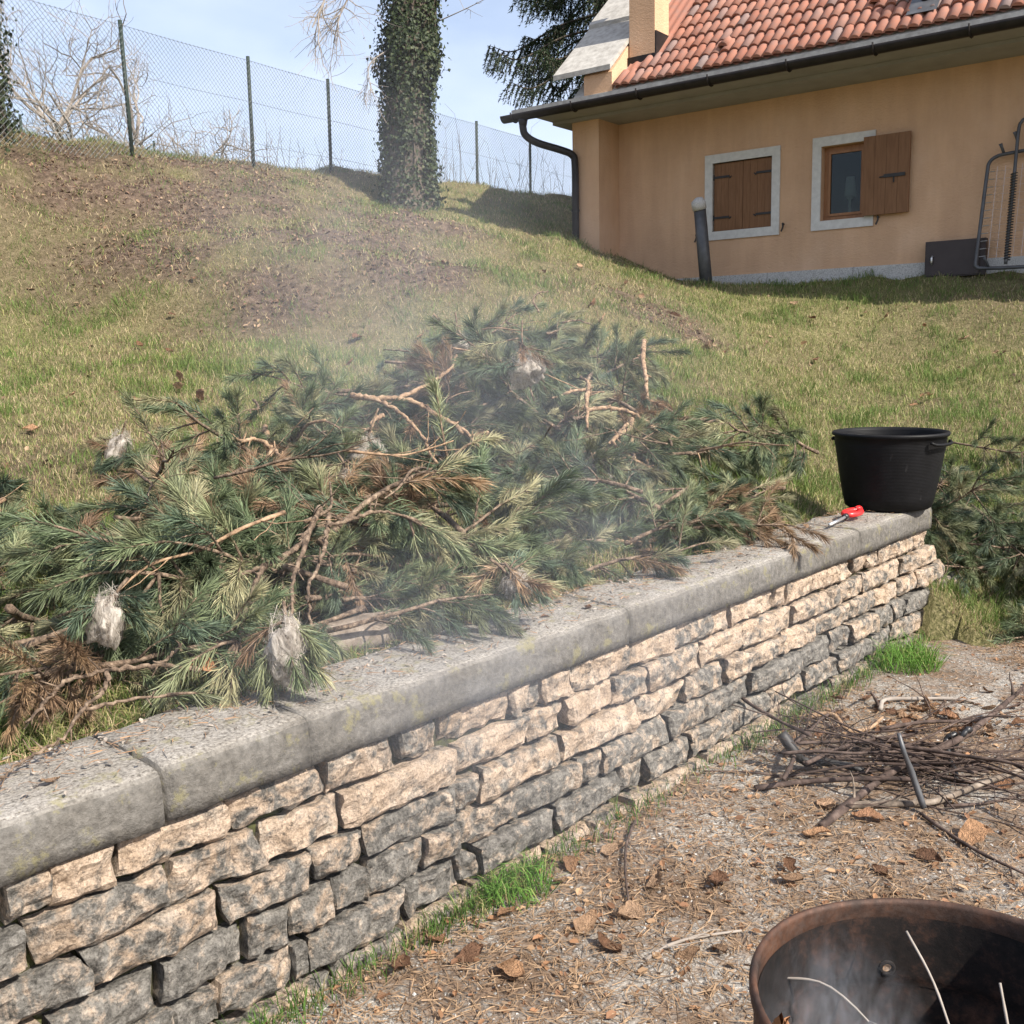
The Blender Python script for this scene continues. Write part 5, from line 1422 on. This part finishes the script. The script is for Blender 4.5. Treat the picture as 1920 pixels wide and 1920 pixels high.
for (s_, n_) in ((-.10, -.08), (.22, -.10), (1.9, -.2), (-1.45, -.10), (.05, -.13), (1.2, -.12)):
    p = W3(s_, n_, .708); tag(obj_from('dead_leaf', DL_[lr.integers(0, 10)], None, tuple(p), (0, .1, lr.random() * 6), lr.uniform(.03, .05)), 'small dead leaf scrap lying on the coping', 'leaf', 'leaf scraps on the coping')

# ------------------------------------------------------------------ litter on the gravel and on the coping
def sticks(rg, P, L, w, col, tilt=.12):
    n = len(P); a = rg.random(n) * 6.28; D = norm(np.stack([np.cos(a), np.sin(a), rg.normal(0, tilt, n)], -1)); S_ = np.stack([-np.sin(a), np.cos(a), rg.normal(0, .5, n)], -1) * w
    Lc = (L * rg.uniform(.5, 1.2, n))[:, None]; mid = P + rg.normal(0, .004, (n, 3)) * [1, 1, .4]
    V = np.stack([P - D * Lc / 2 - S_, P - D * Lc / 2 + S_, mid + S_, mid - S_, P + D * Lc / 2], 1)
    i = np.arange(n)[:, None] * 5
    return V.reshape(-1, 3), [i + np.array([0, 1, 2, 3]), i + np.array([3, 2, 4])], np.repeat(col, 5, 0)
lr = np.random.default_rng(19)
def yard_points(n, thr):
    x, y = lr.uniform(-1.2, 4.0, n), lr.uniform(1.2, 6.2, n)
    q = np.stack([x, y], -1) - WA; s_, n_ = q @ WU, q @ WN
    k = (n_ > .0) & (np.hypot(x - DC[0], y - DC[1]) > .30) & (hill_z(x, y, False) < .10) & (fbm2(x, y, 1.6, 4, 14) > thr + lr.normal(0, .22, n))
    return x[k], y[k]
x, y = yard_points(150000, -.14)
P = np.stack([x, y, yard_z(x, y) + lr.uniform(.001, .012, len(x))], -1)
k = lr.random((len(x), 1)); col = np.array([.40, .275, .17]) * k + np.array([.15, .10, .065]) * (1 - k)
b = MB(); v, f, c = sticks(lr, P, np.full(len(P), .055), .0010, col); b.add(v, f, c)
tag(b.build('pine_needle_litter', M['litter']), 'brown fallen pine needles strewn over the gravel', 'needles', kind='stuff')
x, y = yard_points(42000, -.5)
nP = len(x); r = lr.uniform(.002, .0055, nP)
O = np.array([(1, 0, 0), (-1, 0, 0), (0, 1, 0), (0, -1, 0), (0, 0, .7), (0, 0, -.7)])
V = np.stack([x, y, yard_z(x, y) + r * .3], -1)[:, None] + (O[None] + lr.normal(0, .28, (nP, 6, 3))) * r[:, None, None] * lr.uniform(.7, 1.3, (nP, 6, 1)) * np.array([1, 1, .75])
F = np.concatenate([np.arange(nP)[:, None] * 6 + np.array(t) for t in ((0, 2, 4), (2, 1, 4), (1, 3, 4), (3, 0, 4))])
g_ = lr.uniform(.12, .50, (nP, 1)); b = MB(); b.add(V.reshape(-1, 3), F, np.repeat(g_ * np.array([1, .96, .90]), 6, 0))
tag(b.build('gravel', M['litter']), 'loose pale gravel chips on the yard', 'gravel', kind='stuff')
n = 1500; x, y = yard_points(14000, -.1)
P = np.stack([x, y, yard_z(x, y) + .008], -1); cc = np.array([(.30, .165, .09), (.22, .12, .07), (.38, .25, .15)])[lr.integers(0, 3, len(x))] * lr.uniform(.6, 1.2, (len(x), 1))
v, f, c = leaf_cards(P, lr.normal(0, .5, (len(x), 3)) + [0, 0, 1], lr.uniform(.012, .034, len(x)), cc, 'long', rg=lr)
b = MB(); b.add(v, f, c); tag(b.build('leaf_litter', M['litter']), 'broken brown leaf crumbs scattered over the gravel', 'leaf litter', kind='stuff')
n = 1500; s_ = lr.uniform(-1.7, 2.7, n); n_ = -.02 - .27 * lr.random(n) ** .6; p = WA + s_[:, None] * WU + n_[:, None] * WN
P = np.c_[p, np.full(n, .7085) + lr.uniform(0, .004, n)]; k = lr.random((n, 1))
b = MB(); v, f, c = sticks(lr, P, np.full(n, .045), .0009, np.array([.38, .23, .13]) * k + np.array([.20, .13, .085]) * (1 - k), .05); b.add(v, f, c)
n = 900; s_ = lr.uniform(-1.7, 2.7, n); n_ = -.02 - .27 * lr.random(n) ** .6; p = WA + s_[:, None] * WU + n_[:, None] * WN
v, f, c = leaf_cards(np.c_[p, np.full(n, .708)], lr.normal(0, .3, (n, 3)) + [0, 0, 1], lr.uniform(.006, .018, n), np.array([.30, .26, .22]) * lr.uniform(.35, 1.5, (n, 1)), 'long', rg=lr); b.add(v, f, c)
tag(b.build('coping_litter', M['litter']), 'dry needles and flakes scattered on the coping', 'litter', kind='stuff')

# ------------------------------------------------------------------ grass
def blades(rg, P, L, w, col, lean):
    n = len(P); a = rg.random(n) * 6.28; o = np.stack([np.cos(a), np.sin(a), np.zeros(n)], -1)
    b_ = rg.random(n) * 6.28; S_ = np.stack([np.cos(b_), np.sin(b_), np.zeros(n)], -1) * (w / 2)[:, None]
    L = L[:, None]; le = lean[:, None]
    mid = P + o * L * .30 * le + [0, 0, 1] * L * .55 * np.sqrt(np.clip(1 - (.5 * le) ** 2, .1, 1))
    tip = mid + o * L * .55 * le + [0, 0, 1] * L * .42 * (1 - le * .95)
    V = np.stack([P - S_, P + S_, mid + S_ * .75, mid - S_ * .75, tip], 1)
    i = np.arange(n)[:, None] * 5
    return V.reshape(-1, 3), [i + np.array([0, 1, 2, 3]), i + np.array([3, 2, 4])], np.repeat(col, 5, 0)
gr = np.random.default_rng(55)
N = 720000
d_ = 2.0 * (24 / 2.0) ** (gr.random(N) ** .80)                 # denser near
a_ = np.radians(gr.uniform(-36, 38, N))
x, y = d_ * np.sin(a_), d_ * np.cos(a_)
q = np.stack([x, y], -1) - WA; s_, n_ = q @ WU, q @ WN
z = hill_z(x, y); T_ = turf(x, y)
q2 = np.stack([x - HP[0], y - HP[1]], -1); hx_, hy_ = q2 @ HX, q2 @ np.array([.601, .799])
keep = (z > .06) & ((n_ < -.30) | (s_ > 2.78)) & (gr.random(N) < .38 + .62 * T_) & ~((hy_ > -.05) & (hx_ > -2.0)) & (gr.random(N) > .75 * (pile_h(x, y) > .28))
x, y, z, T_, d_ = x[keep], y[keep], z[keep], T_[keep], d_[keep]
n = len(x)
gn = .5 + .9 * fbm2(x, y, .9, 4, 61) + .5 * fbm2(x, y, 5, 2, 62)
lush = np.clip(gn + .12 * (y < 9) - .22 * (y > 9.2) * (x < 2) + .12 * (x > 3), 0, 1) * np.clip(.25 + T_, 0, 1)
u = gr.random(n)
green = np.array([.135, .185, .050]); yel = np.array([.30, .295, .115]); straw = np.array([.44, .36, .215]); brn = np.array([.25, .17, .11])
col = np.empty((n, 3))
pg, py_, ps = .20 + .42 * lush, .20 + .10 * lush, .38 - .28 * lush
c1 = u < pg; c2 = ~c1 & (u < pg + py_); c3 = ~c1 & ~c2 & (u < pg + py_ + ps); c4 = ~(c1 | c2 | c3)
for m_, cc in ((c1, green), (c2, yel), (c3, straw), (c4, brn)): col[m_] = cc
col *= gr.uniform(.65, 1.3, (n, 1))
tuft = fbm2(x, y, 3.2, 3, 91)
L = gr.uniform(.025, .10, n) * (.75 + .4 * lush) * np.where((y > 9.3) & (x < 2), 1.35, 1.0) * np.where(tuft > .2, 1.6, 1.0)
col = np.where(((tuft > .18) & (gr.random(n) < .7))[:, None], np.array([.13, .19, .05]) * gr.uniform(.6, 1.3, (n, 1)), col)
w = .0020 + .00030 * d_
b = MB(); v, f, c = blades(gr, np.stack([x, y, z - .006], -1), L, w, col, np.clip(gr.uniform(.35, 1.0, n) + .25 * ((y > 9.3) & (x < 2)), 0, 1.1)); b.add(v, f, c)
tag(b.build('grass', M['grass']), 'short mixed green and straw-coloured grass on the bank', 'grass', kind='stuff')
# grass along the foot of the wall
n = 9000; s_ = gr.uniform(-1.9, 2.9, n); n_ = np.abs(gr.normal(.035, .035, n)); dens = .5 + .9 * fbm2(s_, s_ * 0, 2.6, 3, 81); k = (gr.random(n) < np.clip(dens, 0, 1) * 1.1) & ((s_ < .3) | (gr.random(n) < .4)); s_, n_ = s_[k], n_[k]
p = WA + s_[:, None] * WU + n_[:, None] * WN; n = len(p); P = np.c_[p, np.full(n, .045)]
col = np.where(gr.random((n, 1)) < .8, np.array([.085, .16, .035]), np.array([.30, .27, .13])) * gr.uniform(.6, 1.3, (n, 1))
b = MB(); v, f, c = blades(gr, P, gr.uniform(.03, .10, n), np.full(n, .003), col, gr.uniform(.2, .9, n)); b.add(v, f, c)
tag(b.build('wall_foot_grass', M['grass']), 'green grass growing along the foot of the stone wall', 'grass', kind='stuff')
def clump(s0, n0, nb, r, L, label, z0=.04):
    p0 = W2(s0, n0); a = gr.random(nb) * 6.28; rr = r * np.sqrt(gr.random(nb))
    P = np.stack([rr * np.cos(a), rr * np.sin(a), np.zeros(nb)], -1)
    col = np.where(gr.random((nb, 1)) < .85, np.array([.12, .24, .045]), np.array([.26, .30, .10])) * gr.uniform(.65, 1.3, (nb, 1))
    b = MB(); v, f, c = blades(gr, P, gr.uniform(.5, 1.1, nb) * L, np.full(nb, .004), col, gr.uniform(.5, 1.15, nb)); b.add(v, f, c)
    tag(b.build('grass_clump', M['grass'], None, False, (p0[0], p0[1], z0)), label, 'grass')
clump(2.25, .10, 520, .16, .20, 'bright green grass clump at the wall foot below the bucket')
clump(-.32, .06, 260, .10, .13, 'small green grass tuft at the middle of the wall foot')
# leaf and moss crumbs in the scraped patches of the bank
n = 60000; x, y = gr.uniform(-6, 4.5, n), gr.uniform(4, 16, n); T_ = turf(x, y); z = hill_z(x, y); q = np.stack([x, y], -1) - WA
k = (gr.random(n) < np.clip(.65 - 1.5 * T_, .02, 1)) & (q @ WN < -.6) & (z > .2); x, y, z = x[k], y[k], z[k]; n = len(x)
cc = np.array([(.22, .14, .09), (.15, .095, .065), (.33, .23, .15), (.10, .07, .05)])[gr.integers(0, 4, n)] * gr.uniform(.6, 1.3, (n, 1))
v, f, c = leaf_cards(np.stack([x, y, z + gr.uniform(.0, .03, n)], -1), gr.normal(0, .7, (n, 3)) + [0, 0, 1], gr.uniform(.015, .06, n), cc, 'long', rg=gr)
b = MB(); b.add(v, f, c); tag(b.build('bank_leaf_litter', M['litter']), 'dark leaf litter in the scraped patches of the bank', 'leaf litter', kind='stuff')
# tall dry weeds along the crest
wr = np.random.default_rng(5)
b = MB()
for i in range(260):
    t = wr.uniform(1.5, 16); off = wr.uniform(-.1, 1.6); p = FXY(t) + np.array([-.852, .524]) * off
    z = float(hill_z(p[0], p[1])); L = wr.uniform(.25, 1.1) * (1.4 if t > 7 else .6)
    d = norm(np.array([wr.normal(0, .12), wr.normal(0, .12), 1])); q = [np.array([p[0], p[1], z - .05])]
    for s_ in range(4): d = norm(d + wr.normal(0, .10, 3)); q.append(q[-1] + d * L / 4)
    c = np.array([.20, .15, .10]) * wr.uniform(.7, 1.3)
    b.tube(q, np.linspace(.006, .002, 5), 3, c)
    for j in range(3):
        k = wr.integers(2, 5); e = norm(d + wr.normal(0, .6, 3)); b.tube([q[k], q[k] + e * L * .18], [.003, .0015], 3, c)
tag(b.build('dry_weeds', M['litter']), 'tall dry weeds growing along the crest fence', 'weeds', kind='stuff')

# ------------------------------------------------------------------ smoke drifting from the drum
def smoke_mat(name, dens, scale, lo, hi):
    t = NT(name)
    tc = t.n('ShaderNodeTexCoord')
    ln = t.n('ShaderNodeVectorMath', operation='LENGTH'); t.l(tc.outputs['Object'], ln.inputs[0])
    fall = t.mr(ln.outputs['Value'], 1.0, 0.15)
    mp = t.n('ShaderNodeMapping'); mp.inputs['Scale'].default_value = (1, 1, .6); t.l(tc.outputs['Object'], mp.inputs['Vector'])
    n = t.mr(t.noise(mp.outputs['Vector'], scale, 4, .6, 1.2), lo, hi)
    d = t.math('MULTIPLY', t.math('MULTIPLY', fall, n), dens)
    pv = t.n('ShaderNodeVolumePrincipled'); pv.inputs['Color'].default_value = (.88, .92, 1.0, 1); pv.inputs['Anisotropy'].default_value = .1
    t.l(d, pv.inputs['Density']); t.l(pv.outputs['Volume'], t.out.inputs['Volume'])
    return t.m
def sphere_mb(n=20, m=12):
    th, ph = np.meshgrid(np.linspace(0, 2 * math.pi, n + 1)[:-1], np.linspace(.0, math.pi, m))
    V = np.stack([np.sin(ph) * np.cos(th), np.sin(ph) * np.sin(th), np.cos(ph)], -1).reshape(-1, 3)
    i = np.arange(m - 1)[:, None] * n + np.arange(n)[None]; i2 = np.arange(m - 1)[:, None] * n + (np.arange(n)[None] + 1) % n
    b = MB(); b.add(V, np.stack([i, i + n, i2 + n, i2], -1).reshape(-1, 4)); return b
smoke = empty('smoke', (.6, 1.4, .3)); tag(smoke, 'thin bluish smoke drifting from the drum over the wall and heap', 'smoke', kind='stuff')
for i, (c, r, rot, dens, sc, lo, hi) in enumerate((
        ((.50, 1.46, .36), (.15, .16, .24), 0, 9.0, 4.5, .46, .74),
        ((-.22, 2.45, .72), (.34, .5, .26), .6, 1.2, 2.0, .42, .8),
        ((.22, 3.55, .95), (.42, .6, .36), .3, 1.0, 2.0, .42, .8),
        ((.0, 2.35, .75), (.95, .9, .42), .7, .45, 2.4, .35, .8),
        ((-.2, 4.5, 1.35), (1.3, 1.5, .6), .3, .26, 2.2, .3, .8),
        ((-.75, 6.6, 1.95), (1.5, 2.6, 1.0), .15, .12, 2.2, .34, .8),
        ((-1.6, 9.6, 3.0), (2.2, 3.2, 1.7), .2, .065, 2.4, .32, .8))):
    me = sphere_mb().mesh('puff', True); me.materials.append(smoke_mat('smoke_%d' % i, dens, sc, lo, hi))
    o = obj_from('puff', me, smoke, tuple(np.array(c) - np.array(smoke.location)), (0, 0, rot), r); o['kind'] = 'stuff'
